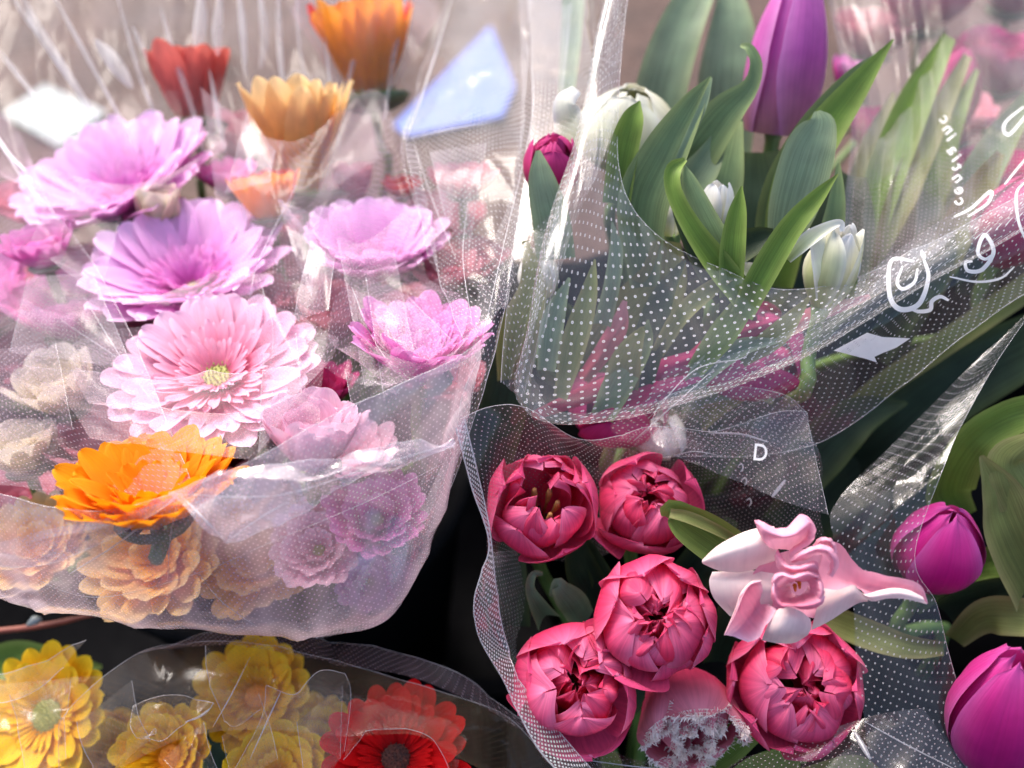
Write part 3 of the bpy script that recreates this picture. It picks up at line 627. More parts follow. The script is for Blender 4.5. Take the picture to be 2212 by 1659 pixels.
# blush tulip, petals laid one by one
def blush():
    d0 = .365
    t = thing('lily_shaped_tulip', P(1700, 1300, .40), 'pale pink and white tulip with long folded petals, standing out over the red ones', 'flower')
    def q(x, y, h): return (1512 + x*.3814, 1026 + y*.3814, d0 - h*.001)
    L = lambda rows: [[q(*p) for p in r] for r in rows]
    # broad petal pointing left
    patch_petal(t, L([[(15,478,-6),(100,400,-4),(230,330,-2),(330,300,0),(420,290,-2)], [(12,488,-4),(110,430,3),(240,385,6),(350,365,6),(440,380,2)], [(12,497,-4),(110,480,3),(240,450,6),(350,440,5),(440,450,0)], [(20,505,-6),(110,542,-3),(230,552,-2),(330,530,-3),(430,500,-6)]]), 'tpale')
    # broad petal lower left
    patch_petal(t, L([[(70,548,-8),(180,545,-5),(300,540,-3),(430,560,-2)], [(52,610,-6),(170,610,0),(300,620,3),(430,640,2)], [(80,700,-7),(190,710,-1),(300,700,2),(420,700,0)], [(170,800,-12),(230,800,-6),(310,780,-2),(400,760,-4)]]), 'tpale')
    # folded petal with pointed end, bottom left: outer flank and inner flank
    patch_petal(t, L([[(345,600,8),(290,615,13),(240,670,14),(205,760,12),(138,905,6)], [(355,640,4),(318,660,7),(270,730,7),(225,810,6),(150,908,5)], [(380,720,-2),(350,740,0),(310,790,0),(260,850,1),(190,915,3)], [(430,757,9),(415,800,9),(370,860,9),(330,925,8),(270,948,5)]]), 'tpalein', m=20, n=22, rough=.0005)
    patch_petal(t, L([[(350,595,6),(290,605,11),(232,665,12),(198,760,10),(136,905,5)], [(345,602,9),(285,622,14),(245,680,14.6),(212,765,13),(142,908,6)]]), 'tpale', m=4, n=18, name='petal_rim')
    # rounded white petal, bottom
    patch_petal(t, L([[(425,770,8),(480,748,10),(560,765,10),(625,815,5)], [(400,810,8),(480,810,13),(560,830,12),(632,860,4)], [(370,880,6),(450,890,11),(550,900,9),(615,900,3)], [(350,935,0),(430,952,2),(530,952,0),(600,915,-3)]]), 'tpale')
    # long petal reaching right
    patch_petal(t, L([[(720,370,0),(800,395,4),(900,520,7),(1050,568,10),(1200,598,12),(1262,640,12),(1290,722,10)], [(690,470,-4),(790,500,-1),(900,570,3),(1050,610,6),(1190,640,9),(1255,680,10),(1289,725,10)], [(660,600,-6),(780,610,-3),(880,630,1),(1010,655,4),(1150,670,7),(1240,705,9),(1288,728,10)], [(650,760,-5),(760,715,2),(880,640,9),(960,690,9),(1060,660,10),(1200,665,11),(1286,731,10)]]), 'tpalein', m=20, n=34, rough=.0005)
    patch_petal(t, L([[(700,640,-2),(780,650,2),(870,622,9.5),(905,660,10),(945,690,9.6)], [(660,760,-2),(760,720,4),(860,680,8.5),(920,700,9),(950,714,8.6)], [(630,880,-6),(730,830,-2),(830,765,2),(900,725,4),(960,716,5)]]), 'tpale')
    patch_petal(t, L([[(880,625,10),(930,675,11),(1010,655,11.5),(1090,640,12),(1180,650,13),(1262,690,12.5)], [(905,655,11.5),(950,690,12.5),(1030,680,13),(1110,668,13.6),(1190,682,14),(1272,712,12.5)], [(930,700,10),(985,716,11),(1060,700,12),(1140,700,12.8),(1210,712,13),(1287,733,11)]]), 'tpale', name='petal_rim')
    # crest folds on top
    patch_petal(t, L([[(308,255,8),(350,262,12),(430,300,14),(500,290,14),(560,225,12),(600,228,10)], [(312,270,10),(360,300,16),(440,345,18),(520,345,18),(600,290,16),(640,270,12)], [(320,290,8),(350,340,13),(400,360,12),(470,365,11),(550,350,11),(620,330,9)], [(350,360,4),(380,400,6),(420,420,5),(470,420,4),(520,430,3),(560,440,2)]]), 'tpalein', m=24, n=26, rough=.0005)
    patch_petal(t, L([[(575,228,10),(625,250,14),(655,300,15),(650,350,14),(620,395,13),(540,440,12),(510,470,10)], [(560,245,6),(600,270,12),(620,310,12),(618,350,11),(590,385,10),(530,420,10),(505,455,9)], [(555,300,2),(580,310,5),(590,330,5),(585,350,4),(560,380,4),(530,400,4),(510,430,4)]]), 'tpalein', m=16, n=28, rough=.0005)
    # curled ribbons right of the middle
    patch_petal(t, L([[(510,475,12),(560,440,16),(640,400,18),(720,400,18),(775,450,17),(785,520,15),(750,580,12)], [(515,490,14),(575,458,19),(650,425,21),(715,430,21),(755,470,20),(760,525,17),(735,570,13)], [(530,500,9),(590,480,12),(655,455,14),(705,460,14),(730,490,13),(735,530,12),(715,560,10)]]), 'tpalein', m=14, n=30, rough=.0005)
    patch_petal(t, L([[(640,395,6),(680,355,9),(730,355,10),(765,385,9),(780,440,6)], [(650,410,9),(690,375,13),(730,375,13.5),(750,400,12),(765,450,9)], [(670,440,4),(700,410,6),(725,410,6),(740,430,5),(745,470,4)]]), 'tpalein', m=12, n=22, rough=.0005)
    patch_petal(t, L([[(440,420,6),(470,470,10),(510,510,15),(570,510,17),(640,485,16),(670,500,14)], [(430,440,8),(455,495,13),(505,530,18),(575,532,20),(645,510,19),(672,545,16)], [(420,470,3),(440,520,8),(500,550,12),(580,560,13),(650,560,13),(690,590,10)]]), 'tpalein', m=14, n=26, rough=.0005)
    # inner cup with a yellow throat
    patch_petal(t, L([[(412,650,15),(408,590,17),(445,550,18),(530,566,20),(610,540,18),(675,566,15)], [(425,645,19),(428,600,20),(470,574,21),(535,590,23),(610,566,21),(670,585,17)], [(440,650,9),(470,630,7),(510,610,6),(560,600,6),(620,600,7),(660,580,8)]]), 'tpalein', m=14, n=26, rough=.0005)
    patch_petal(t, L([[(420,600,16),(400,680,18),(440,752,18),(520,742,20),(600,765,20),(690,735,17),(712,680,14)], [(425,610,19),(425,680,21),(460,730,20),(520,735,21),(600,735,23),(670,715,20),(690,685,16)], [(455,620,8),(460,670,8),(490,700,8),(530,705,9),(590,690,12),(640,670,12),(660,640,10)], [(520,620,-2),(515,650,-2),(530,670,-2),(550,680,-1),(580,670,2),(600,650,3),(610,630,3)]]), 'tpalein', m=20, n=26, rough=.0005)
    patch_petal(t, L([[(660,570,10),(690,600,14),(705,640,16),(700,690,15),(690,730,13)], [(640,580,14),(670,610,18),(685,650,20),(680,690,19),(650,720,17)], [(600,600,6),(620,620,8),(625,650,10),(620,670,11),(600,690,10)]]), 'tpalein', m=14, n=20, rough=.0005)
    patch_petal(t, L([[(380,470,-2),(460,440,-3),(560,420,-4),(700,430,-4),(800,480,-6)], [(300,560,-1),(420,540,-5),(560,560,-9),(680,600,-7),(760,620,-7)], [(320,640,0),(430,680,-5),(560,740,-8),(680,720,-7),(720,760,-8)], [(380,740,-3),(450,780,-3),(560,800,-3),(640,810,-5),(680,830,-9)]]), 'tpalein', name='petal')
    for (x, y) in ((545, 600), (565, 640), (540, 655)):
        a = P(*q(x, y, -2)); b = P(*q(x-3, y-30, 7)); V, F = tube_data([a, a.lerp(b, .6), b], [.0005, .0007, .0009], 6)
        world_obj('stamen', [tuple(v) for v in V], F, M_['discora'], t)
    a = P(1715, 1300, .385); V, F = tube_data(smooth_line([a, a+Vector((0, .005, -.06)), Vector((a.x*.9, a.y+.02, .035))], 10), .0035, 8); world_obj('stem', [tuple(v) for v in V], F, M_['stem'], t)
blush()

# leaves between the raspberry tulips
leaf(T2, [(1700,1290,.43),(1610,1215,.415),(1540,1165,.405),(1480,1125,.40),(1448,1100,.398),(1436,1115,.402)], [30,84,96,82,46,14], 'leafgreen', fold_=.55)
leaf(T2, [(1448,1108,.396),(1490,1118,.393),(1560,1150,.393),(1640,1200,.40)], [20,26,22,8], 'leafolive', fold_=.3, name='leaf_tip')
leaf(T1, [(1300,1300,.46),(1262,1240,.45),(1250,1190,.442),(1256,1142,.435)], [70,76,58,2], 'leafdark', fold_=.4)
leaf(T1, [(1330,1330,.47),(1310,1260,.455),(1285,1200,.445),(1262,1150,.436)], [60,60,40,2], 'leafdark', fold_=.4, tw=.4)
leaf(T3, [(1180,1330,.44),(1160,1300,.43),(1145,1268,.425),(1152,1240,.422),(1172,1238,.424)], [56,40,22,16,8], 'leafblue', fold_=.8)
leaf(T3, [(1260,1345,.45),(1240,1310,.43),(1216,1280,.422),(1204,1262,.422),(1190,1290,.43)], [60,66,44,26,10], 'leafblue', fold_=-.5)
leaf(T4, [(1120,1460,.46),(1080,1420,.45),(1062,1402,.447)], [46,44,4], 'leafdark', fold_=.4)
leaf(T4, [(1330,1690,.44),(1318,1640,.435),(1296,1600,.43)], [36,44,20], 'leafolive', fold_=.7)
leaf(T5, [(1500,1660,.45),(1570,1600,.43),(1640,1560,.42),(1655,1575,.42)], [80,84,56,20], 'leafgreen', fold_=.4)
leaf(T5, [(1560,1720,.44),(1640,1660,.43),(1720,1630,.425),(1745,1640,.425)], [80,86,50,16], 'leafgreen', fold_=.5)
leaf(T5, [(1600,1760,.43),(1740,1680,.425),(1840,1650,.42),(1900,1665,.42)], [70,60,50,10], 'leafolive', fold_=.6)
leaf(T5, [(1780,1330,.46),(1880,1370,.44),(1960,1395,.43),(2038,1400,.425)], [60,64,52,30], 'leafolive', fold_=.3)
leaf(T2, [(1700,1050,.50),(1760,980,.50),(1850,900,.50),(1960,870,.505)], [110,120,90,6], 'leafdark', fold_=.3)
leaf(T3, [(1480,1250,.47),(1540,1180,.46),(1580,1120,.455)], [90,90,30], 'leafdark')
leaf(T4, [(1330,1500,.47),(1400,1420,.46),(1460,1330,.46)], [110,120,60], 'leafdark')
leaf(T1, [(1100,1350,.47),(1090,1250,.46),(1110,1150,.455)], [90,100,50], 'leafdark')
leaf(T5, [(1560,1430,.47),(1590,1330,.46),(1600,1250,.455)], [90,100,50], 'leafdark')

CURB[0] = 4
# ================================================================== RIGHT EDGE: magenta tulips
def single_tulip(px, py, d, nrm, rpx, hpx, mat, label, close=.985, seed=0, n=6, off=0, name='tulip', group=None, wide=52, start=.13, leanp=0, stemmat='stem', peak=.10, tipw=.35, stemr=.0035, footoff=(0, 0)):
    P_ = []
    for i in range(n):
        outer = i % 2 == 0
        P_.append((off + i*360/n + (7*math.sin(seed*3+i) if i else 0), 1.0 if outer else .93, 1.0 if outer else .99, wide if outer else wide-6, close + (.02 if not outer else 0), mat, dict(ruffle=.03, crease=.07, peak=peak, tipw=tipw, m=20, n=15, roll=.07 if outer else .02, start=start)))
    return tulip(px, py, d, nrm, rpx, hpx, P_, label, name=name, group=group, stemmat=stemmat, stemr=stemr, footoff=footoff)
GM = 'magenta tulips at the right edge'
Ta = single_tulip(1996, 1245, .44, (-.02, .74, .67), 90, 215, 'tmag', 'closed magenta purple tulip beside the dotted foil, right edge, upper of the two', seed=1, off=20, group=GM)
Tb = single_tulip(2140, 1640, .40, (-.16, .78, .60), 108, 370, 'tmag', 'large magenta tulip cut by the right edge, lower of the two', seed=2, off=5, group=GM, close=.965)
Tc = single_tulip(2260, 1660, .42, (.05, .6, .8), 110, 250, 'tmag', 'magenta tulip mostly outside the lower right corner', seed=3, off=40, group=GM)
leaf(Ta, [(2080,1120,.47),(2040,1060,.46),(2090,960,.44),(2180,900,.43),(2280,880,.42)], [60,110,90,80,70], 'leafgreen', fold_=.4)
leaf(Ta, [(2230,1260,.43),(2175,1150,.42),(2150,1060,.415),(2118,985,.41)], [150,130,90,12], 'leafolive', fold_=.5)
leaf(Ta, [(2280,1180,.425),(2215,1080,.415),(2180,1000,.41),(2230,950,.405)], [150,120,90,40], 'leafolive', fold_=-.3)
leaf(Ta, [(2040,1320,.46),(2100,1290,.45),(2180,1275,.44),(2300,1270,.43)], [70,76,70,60], 'leafdark', fold_=.4)
leaf(Ta, [(2060,1380,.45),(2120,1330,.44),(2200,1330,.43),(2320,1350,.425)], [50,80,84,60], 'leafolive', fold_=.3)
leaf(Ta, [(2280,1250,.45),(2200,1215,.45),(2120,1220,.455),(2060,1260,.46)], [80,90,70,20], 'leafgreen', fold_=.4)
leaf(Tb, [(1950,1290,.48),(2030,1230,.47),(2110,1200,.46)], [90,90,40], 'leafdark')
leaf(Ta, [(1820,1010,.55),(1920,930,.53),(2050,830,.52),(2260,720,.51)], [80,150,160,120], 'leafdark', fold_=.3)
leaf(Ta, [(1700,1150,.56),(1800,1040,.55),(1900,960,.54),(1985,900,.53)], [140,160,120,20], 'leafdark', fold_=.35)
leaf(Ta, [(1750,960,.54),(1880,850,.52),(2040,740,.50),(2260,590,.48)], [30,50,56,60], 'leafolive', fold_=.3)
leaf(Tb, [(1900,1180,.54),(1970,1080,.53),(2060,1000,.52)], [120,130,60], 'leafdark')

CURB[0] = 1
# ================================================================== RIGHT TOP: white and violet tulips
TV = single_tulip(1672, 285, .50, (.06, .92, .38), 84, 330, 'tpurple', 'tall violet tulip standing among grey green leaves, top right', close=.965, off=-60, start=.24, wide=56, peak=.06, tipw=.30, stemr=.0042, stemmat='stem', footoff=(-.02, -.10))
TW = single_tulip(1345, 350, .50, (.05, .70, .71), 112, 165, 'tgreenwhite', 'round white tulip with green shading behind the foil edge, top middle', close=.965, off=10, wide=64, peak=0, tipw=.5)
leaf(TW, [(1245,330,.475),(1232,270,.462),(1222,220,.458),(1246,192,.462)], [62,66,50,24], 'twhite', fold_=-.35, name='petal')
WT = 'white and magenta tulips of the tall bouquet'
TR = double_tulip(1190, 430, .45, (.0, .85, .5), 62, 130, 'wine red double tulip behind the grey dotted foil', [(90, 44, 1, 1, .82, {}), (180, 44, 1, 1, .82, {}), (270, 48, 1.03, .9, .80, {}), (0, 44, 1, 1, .82, {})], 61, mid=6, inn=5, core=4, group=None, inmat='twine', outmat='twine')
TB = single_tulip(1168, 640, .445, (-.1, .8, .55), 44, 110, 'twhite', 'small white tulip bud half hidden by the foil, left of the large ringed foil', close=.965)
TG = tulip(1775, 660, .415, (.12, .90, .42), 58, 170, [(100, 1, 1, 60, .86, 'twhite', dict(ruffle=.05, peak=.1)), (220, 1, .98, 55, .84, 'tgreenwhite', dict(ruffle=.12)), (340, 1, 1.0, 56, .84, 'tgreenwhite', dict(ruffle=.12, roll=.1)), (40, .9, 1.04, 40, .86, 'twhite', dict(ruffle=.08)), (280, .9, .96, 50, .84, 'twhite', dict(ruffle=.1)), (160, .88, .96, 44, .84, 'twhite', dict(ruffle=.1))], 'white and green tulip with a twisted petal tip, rising over the ringed foil rim')
leaf(TG, [(1700,560,.40),(1740,520,.396),(1785,492,.394),(1815,482,.394),(1818,500,.395)], [20,34,24,14,10], 'twhite', name='petal', fold_=.5)
leaf(TG, [(1800,640,.405),(1790,580,.398),(1770,520,.396),(1745,495,.398)], [66,62,40,8], 'twhite', name='petal', fold_=-.4)
leaf(TG, [(1650,610,.41),(1610,585,.407),(1590,578,.408)], [70,40,8], 'twhite', name='petal', fold_=.3)
TH = tulip(1545, 500, .43, (.0, .92, .38), 34, 105, [(100, 1, 1, 56, .86, 'twhite', dict(ruffle=.05)), (220, 1, .98, 55, .84, 'twhite', dict(ruffle=.06)), (340, 1, 1.0, 56, .84, 'twhite', dict(ruffle=.06)), (280, .85, .96, 50, .84, 'twhite', dict(ruffle=.1))], 'small white tulip bud wrapped in three green leaves')
TK = tulip(1450, 510, .445, (-.1, .92, .38), 32, 85, [(100, 1, 1, 56, .86, 'twhite', dict(ruffle=.05)), (220, 1, .98, 55, .84, 'twhite', dict(ruffle=.06)), (340, 1, 1.0, 56, .84, 'twhite', dict(ruffle=.06))], 'pale tulip bud just above the ringed foil rim, in front of a broad leaf')
TM = gerbera(1825, 190, .60, (.2, .75, .6), 80, 'magenta', 'bright magenta flower behind the violet tulip', rows=((16, 1, 50, .2), (14, .8, 62, .2), (10, .5, 70, .1)), group=None, name='carnation')
def L(par, pts, wd, mat='leaf', **k): return leaf(par, pts, wd, mat, **k)
# tall back blades
L(TV, [(1400,330,.56),(1430,180,.55),(1470,60,.55),(1530,-60,.56)], [110,110,95,60], 'leafblue', fold_=.25)
L(TV, [(1560,330,.57),(1570,180,.56),(1580,60,.56),(1575,-60,.57)], [120,130,95,20], 'leafblue', fold_=.2)
# blade from (1400,560) to tip (1535,170)
L(TV, [(1390,620,.44),(1385,450,.43),(1430,340,.425),(1490,235,.42),(1535,165,.418)], [60,110,100,58,3], 'leaf', fold_=.5)
L(TV, [(1440,400,.425),(1478,320,.42),(1518,230,.417),(1538,168,.416)], [6,20,18,3], 'leafblue', name='leaf_edge', fold_=.1)
# blade ending in a hook at (1610,95)
L(TV, [(1430,470,.47),(1490,350,.455),(1560,250,.445),(1618,190,.44),(1632,140,.438),(1618,105,.438),(1600,98,.44)], [60,100,82,40,28,20,8], 'leaf', fold_=.35)
L(TV, [(1400,560,.46),(1450,440,.455),(1520,360,.45),(1570,260,.45)], [80,100,70,10], 'leafblue', fold_=.3)
L(TV, [(1330,440,.43),(1345,330,.425),(1365,260,.42),(1382,218,.42)], [60,64,50,3], 'leafgreen', fold_=.5)
L(TV, [(1560,600,.44),(1540,470,.45),(1560,380,.455),(1590,260,.46)], [90,110,90,30], 'leaf', fold_=.25)
# curled blade in front, (1450,390)-(1580,570)
L(TV, [(1600,640,.405),(1545,570,.402),(1490,490,.40),(1455,420,.40),(1452,370,.402),(1480,345,.405)], [60,60,44,36,34,10], 'leafgreen', fold_=.7)
L(TV, [(1610,640,.41),(1560,540,.405),(1520,460,.404),(1490,390,.404),(1478,355,.405)], [50,66,56,34,4], 'leaf', fold_=-.4)
L(TV, [(1560,650,.412),(1510,560,.41),(1470,470,.41),(1448,420,.412)], [36,44,30,4], 'leafdark', fold_=.4)
L(TV, [(1575,640,.405),(1578,540,.40),(1590,460,.398),(1602,402,.397)], [50,56,40,4], 'leafgreen', fold_=.7)
# right of the stem
L(TV, [(1680,620,.46),(1700,460,.455),(1740,340,.45),(1840,200,.445),(1930,85,.44)], [60,100,96,60,3], 'leafgreen', fold_=.35)
L(TV, [(1660,600,.47),(1680,440,.462),(1740,300,.455),(1830,180,.452),(1890,118,.45)], [70,90,70,40,4], 'leaf', fold_=.3)
L(TV, [(1690,520,.43),(1715,430,.425),(1745,330,.42),(1770,270,.418),(1765,240,.418)], [70,112,110,70,14], 'leafblue', fold_=.25)
L(TV, [(1770,600,.435),(1790,520,.432),(1805,440,.43),(1812,350,.43)], [60,54,40,6], 'leaf', fold_=.3)
L(TV, [(1600,680,.405),(1640,600,.40),(1700,500,.396),(1760,430,.394),(1810,376,.392)], [50,60,54,36,3], 'leafgreen', fold_=.5)
L(TV, [(1520,600,.425),(1580,545,.42),(1640,515,.42),(1672,500,.42)], [50,70,50,14], 'leafdark', fold_=.4)
L(TG, [(1825,650,.415),(1838,600,.41),(1850,560,.41)], [26,26,8], 'leafgreen', fold_=.6)
L(TV, [(1850,700,.50),(1870,500,.50),(1960,250,.52),(2050,80,.54)], [60,80,80,30], 'leafgreen', fold_=.3)
L(TV, [(1900,640,.49),(1930,470,.50),(2000,300,.52),(2090,120,.54)], [60,64,60,20], 'leafolive', fold_=.3)
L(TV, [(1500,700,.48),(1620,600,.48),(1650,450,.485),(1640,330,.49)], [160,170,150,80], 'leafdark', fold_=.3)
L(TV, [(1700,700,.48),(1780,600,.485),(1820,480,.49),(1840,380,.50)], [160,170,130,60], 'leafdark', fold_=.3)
L(TV, [(1240,-40,.56),(1232,100,.55),(1222,220,.54),(1215,330,.53)], [50,44,34,30], 'leafblue', fold_=.3)
L(TR, [(1200,560,.43),(1190,480,.425),(1170,390,.42),(1162,325,.42)], [84,82,60,10], 'leafblue', fold_=.3)
L(TB, [(1110,820,.44),(1120,720,.43),(1150,620,.425),(1135,520,.42)], [70,90,60,14], 'leafolive', fold_=.4)
# under the ringed foil: leaves and coloured petals seen through it
L(TB, [(1330,880,.44),(1350,780,.42),(1385,715,.41),(1390,712,.41)], [80,70,20,3], 'leafolive', fold_=.4)
L(TV, [(1420,760,.42),(1470,680,.41),(1540,620,.405),(1600,588,.403)], [30,40,34,4], 'leafolive', fold_=.5)
L(TV, [(1300,700,.43),(1320,620,.42),(1330,540,.415),(1322,480,.41)], [40,36,30,4], 'leafblue', fold_=.4)
L(TV, [(1250,850,.46),(1330,740,.45),(1420,620,.44),(1440,520,.43)], [120,150,120,60], 'leafolive', fold_=.3)
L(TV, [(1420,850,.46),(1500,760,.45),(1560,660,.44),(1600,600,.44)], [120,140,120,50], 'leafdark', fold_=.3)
for k, (pts, wd, mt) in enumerate(((((1260,820,.44),(1330,720,.43),(1350,650,.425)), (30,44,10), 'dull'), (((1150,900,.44),(1300,840,.43),(1450,790,.425),(1580,740,.42)), (20,44,40,10), 'twine'),
        (((1440,830,.44),(1560,740,.43),(1680,690,.42)), (30,54,8), 'twine'), (((1250,920,.43),(1400,850,.425),(1560,800,.42)), (16,36,8), 'twine'), (((1640,760,.43),(1740,690,.42),(1880,640,.41)), (20,40,10), 'dull'))):
    leaf(TR if k else TB, list(pts), list(wd), mt, fold_=-.4, name='petal', wav=.08)
for pts, wd, mt in (([(1210,860,.42),(1240,740,.415),(1270,640,.41),(1285,560,.408)], [30,56,40,4], 'leafolive'), ([(1180,800,.42),(1195,690,.415),(1230,600,.41)], [40,50,6], 'leafblue'), ([(1500,800,.42),(1560,720,.412),(1610,650,.408),(1640,600,.405)], [40,60,44,4], 'leafgreen'),
        ([(1380,860,.43),(1400,740,.42),(1430,640,.415),(1480,560,.41)], [40,70,50,6], 'leafdark'), ([(1600,780,.42),(1680,720,.41),(1750,640,.405)], [30,50,6], 'leafolive'), ([(1300,900,.43),(1340,820,.425),(1390,740,.42),(1400,690,.415)], [50,66,40,4], 'leaf'), ([(1480,860,.43),(1520,800,.42),(1600,750,.415),(1690,735,.41)], [30,50,40,6], 'leafblue')):
    leaf(TV, pts, wd, mt)
TX = double_tulip(1330, 905, .47, (.0, .6, .8), 110, 120, 'deep red double tulip seen through the lower part of the ringed foil', [(90, 44, 1, 1, .82, {}), (180, 44, 1, 1, .82, {}), (270, 48, 1.03, .9, .80, {}), (0, 44, 1, 1, .82, {})], 71, mid=6, inn=5, core=3, group=None, inmat='twine', outmat='twine')
TY = double_tulip(1600, 800, .47, (.0, .6, .8), 120, 130, 'dark rose double tulip deep behind the ringed foil rim', [(90, 44, 1, 1, .82, {}), (180, 44, 1, 1, .82, {}), (270, 48, 1.03, .9, .80, {}), (0, 44, 1, 1, .82, {})], 72, mid=6, inn=5, core=3, group=None, inmat='twine', outmat='twine')
TZ = single_tulip(1420, 960, .46, (0, .6, .8), 60, 80, 'twhite', 'whitish tulip blurred below the lower fold of the ringed foil', close=.965)
TP = single_tulip(2150, 560, .48, (.1, .75, .6), 80, 190, 'twine', 'wine magenta tulip behind the printed foil at the right edge', close=.965)
TQ = single_tulip(2020, 300, .60, (.1, .85, .5), 60, 190, 'twine', 'wine red tulip blurred behind the foil in the upper right corner', close=.965)
leaf(TP, [(1990,640,.50),(2040,540,.49),(2100,430,.49),(2160,330,.49)], [70,80,70,20], 'leafolive')
leaf(TP, [(1860,760,.50),(1930,640,.49),(1990,520,.49),(2010,420,.50)], [110,130,110,40], 'leafdark')
leaf(TP, [(1350,1080,.50),(1500,960,.48),(1600,900,.47),(1700,860,.46)], [120,150,110,20], 'leafdark')
leaf(TP, [(1500,900,.46),(1560,860,.45),(1620,840,.445),(1670,870,.44)], [70,60,44,10], 'leafolive')
for k, (x, y, d, r_, mt) in enumerate(((1990, 60, .78, 150, 'twine'), (2150, 190, .72, 150, 'twine'), (1880, 120, .80, 120, 'dull'), (2180, 20, .80, 140, 'dull'), (1900, 330, .66, 120, 'twine'), (2130, 420, .58, 120, 'twine'), (2050, 300, .66, 120, 'dull'))):
    gerbera(x, y, d, (0, .8, .55), r_, mt, ['wine red bloom blurred beside the tip of the violet tulip', 'wine red bloom blurred right of the mirrored lettering', 'dusty rose bloom blurred at the top edge right of the violet tulip', 'dusty rose bloom blurred in the top right corner', 'wine red bloom blurred between the long leaves right of the violet tulip', 'wine red bloom blurred under the mirrored lettering', 'dusty rose bloom blurred left of the mirrored lettering'][k], seed=120+k, rows=((12, 1, 40, .2), (12, .8, 55, .2), (8, .5, 64, .2)), width=1.3, group='blooms behind the upper right foil', name='carnation')
for pts, wd, mt in (([(1880,700,.56),(1900,520,.56),(1940,380,.57),(1960,260,.58)], [90,110,80,10], 'leafdark'), ([(1960,600,.54),(2000,440,.54),(2040,300,.55),(2110,150,.56)], [70,80,60,10], 'leafgreen'), ([(2040,560,.52),(2090,420,.52),(2160,300,.53),(2230,200,.54)], [80,90,70,30], 'leaf'), ([(1840,640,.54),(1850,480,.54),(1880,330,.55),(1930,200,.56)], [70,80,60,8], 'leafolive'),
        ([(2100,640,.50),(2120,520,.50),(2150,440,.51)], [90,90,10], 'leafdark'), ([(1900,760,.50),(1960,660,.49),(2030,560,.48),(2060,500,.48)], [80,90,60,8], 'leafdark')):
    leaf(TP, pts, wd, mt)
leaf(TX, [(1050,1000,.47),(1090,850,.46),(1120,700,.45)], [110,110,60], 'leafdark')

CURB[0] = 0
# ================================================================== LEFT: large gerbera bouquet
gerbera(472, 822, .432, (.0, .64, .77), 216, 'pink', 'large open pink gerbera with a yellow green centre, middle of the left bouquet', seed=3, rows=((26, 1, 13, .05), (26, .93, 19, .05), (38, .62, 28, .02), (46, .40, 38, 0)), width=1.15, tip=3.0, discr=.25, inner='rosefuzz')
gerbera(418, 628, .505, (.0, .72, .69), 238, 'lilac', 'broad lilac pink gerbera behind the large pink one, with a dark rose middle', seed=4, rows=((26, 1, 24, .05), (26, .93, 30, .05), (50, .45, 36, 0), (56, .32, 46, 0)), width=1.2, tip=3.0, disc='disc', discr=.14, inner='fuzz')
gerbera(280, 440, .56, (-.18, .70, .68), 238, 'lilac', 'lilac gerbera furthest left, before the white card', seed=5, rows=((24, 1, 24, .05), (24, .93, 30, .05), (44, .45, 38, 0), (50, .30, 46, 0)), width=1.2, tip=3.0, discr=.14, inner='fuzz')
gerbera(812, 590, .50, (.05, .80, .58), 195, 'lilac', 'lilac gerbera seen from the side right of the broad one', seed=6, rows=((20, 1, 36, .05), (20, .93, 42, .05), (36, .42, 50, 0)), width=1.15, tip=2.6, discr=.14, inner='fuzz')
gerbera(905, 810, .425, (.1, .85, .5), 210, 'magenta', 'vivid magenta pink gerbera with narrow inner petals, right side of the left bouquet', seed=7, rows=((22, 1, 46, .02), (22, .85, 52, .02), (28, .65, 58, 0), (28, .45, 64, 0)), width=1.0, tip=2.2, inner='fuzz', discr=.14)
gerbera(675, 1000, .385, (.1, .93, .38), 180, 'palepink', 'clean pale pink gerbera poking over the foil fold right of the orange one', seed=8, rows=((16, 1, 46, .2), (14, .84, 56, .2), (12, .5, 62, .2)), width=1.1, discr=.14, drop=.012, curve=.02)
gerbera(335, 1118, .372, (.0, .92, .39), 238, 'orange', 'bright orange gerbera at the front rim of the left bouquet', seed=9, rows=((26, 1, 34, .06), (24, .90, 42, .05), (22, .6, 52, .05)), disc='discora', discr=.14, width=1.25, drop=.012, tip=1.8)
gerbera(805, 205, .60, (-.12, .95, .26), 232, 'orangered', 'orange and red gerbera at the top edge, seen from the side', seed=10, rows=((20, 1, 62, .08), (18, .98, 68, .06), (12, .6, 74, .1)), discr=.16, width=.8, curve=.0, tip=1.7)
gerbera(655, 415, .55, (-.03, .96, .26), 272, 'apricot', 'apricot yellow gerbera in side view with upright pointed petals', seed=11, rows=((15, 1.0, 71, .02), (13, .96, 77, .02), (10, .5, 82, 0)), width=.66, tip=1.2, curve=.0, discr=.14)
gerbera(585, 470, .52, (-.1, .9, .3), 130, 'orangered', 'small orange red gerbera tucked under the apricot one', seed=12, rows=((16, 1, 50, .2), (14, .8, 60, .2), (10, .5, 66, .1)))
gerbera(425, 265, .60, (-.05, .95, .16), 190, 'fadedred', 'faded red and orange gerbera in side view behind the crinkled foil, upper left', seed=13, rows=((16, 1, 64, .1), (12, .9, 72, .1), (10, .5, 74, .1)), inner='apricot', width=.9)
gerbera(100, 570, .50, (-.1, .8, .5), 110, 'magenta', 'dim magenta gerbera behind milky foil at the left edge', seed=14, rows=((16, 1, 40, .2), (12, .8, 50, .2), (10, .5, 56, .2)))
gerbera(765, 430, .58, (.0, .95, .3), 95, 'dull', 'small dusky pink gerbera far back beside the blue card', seed=15, rows=((14, 1, 56, .2), (12, .8, 62, .2), (8, .5, 66, .2)))
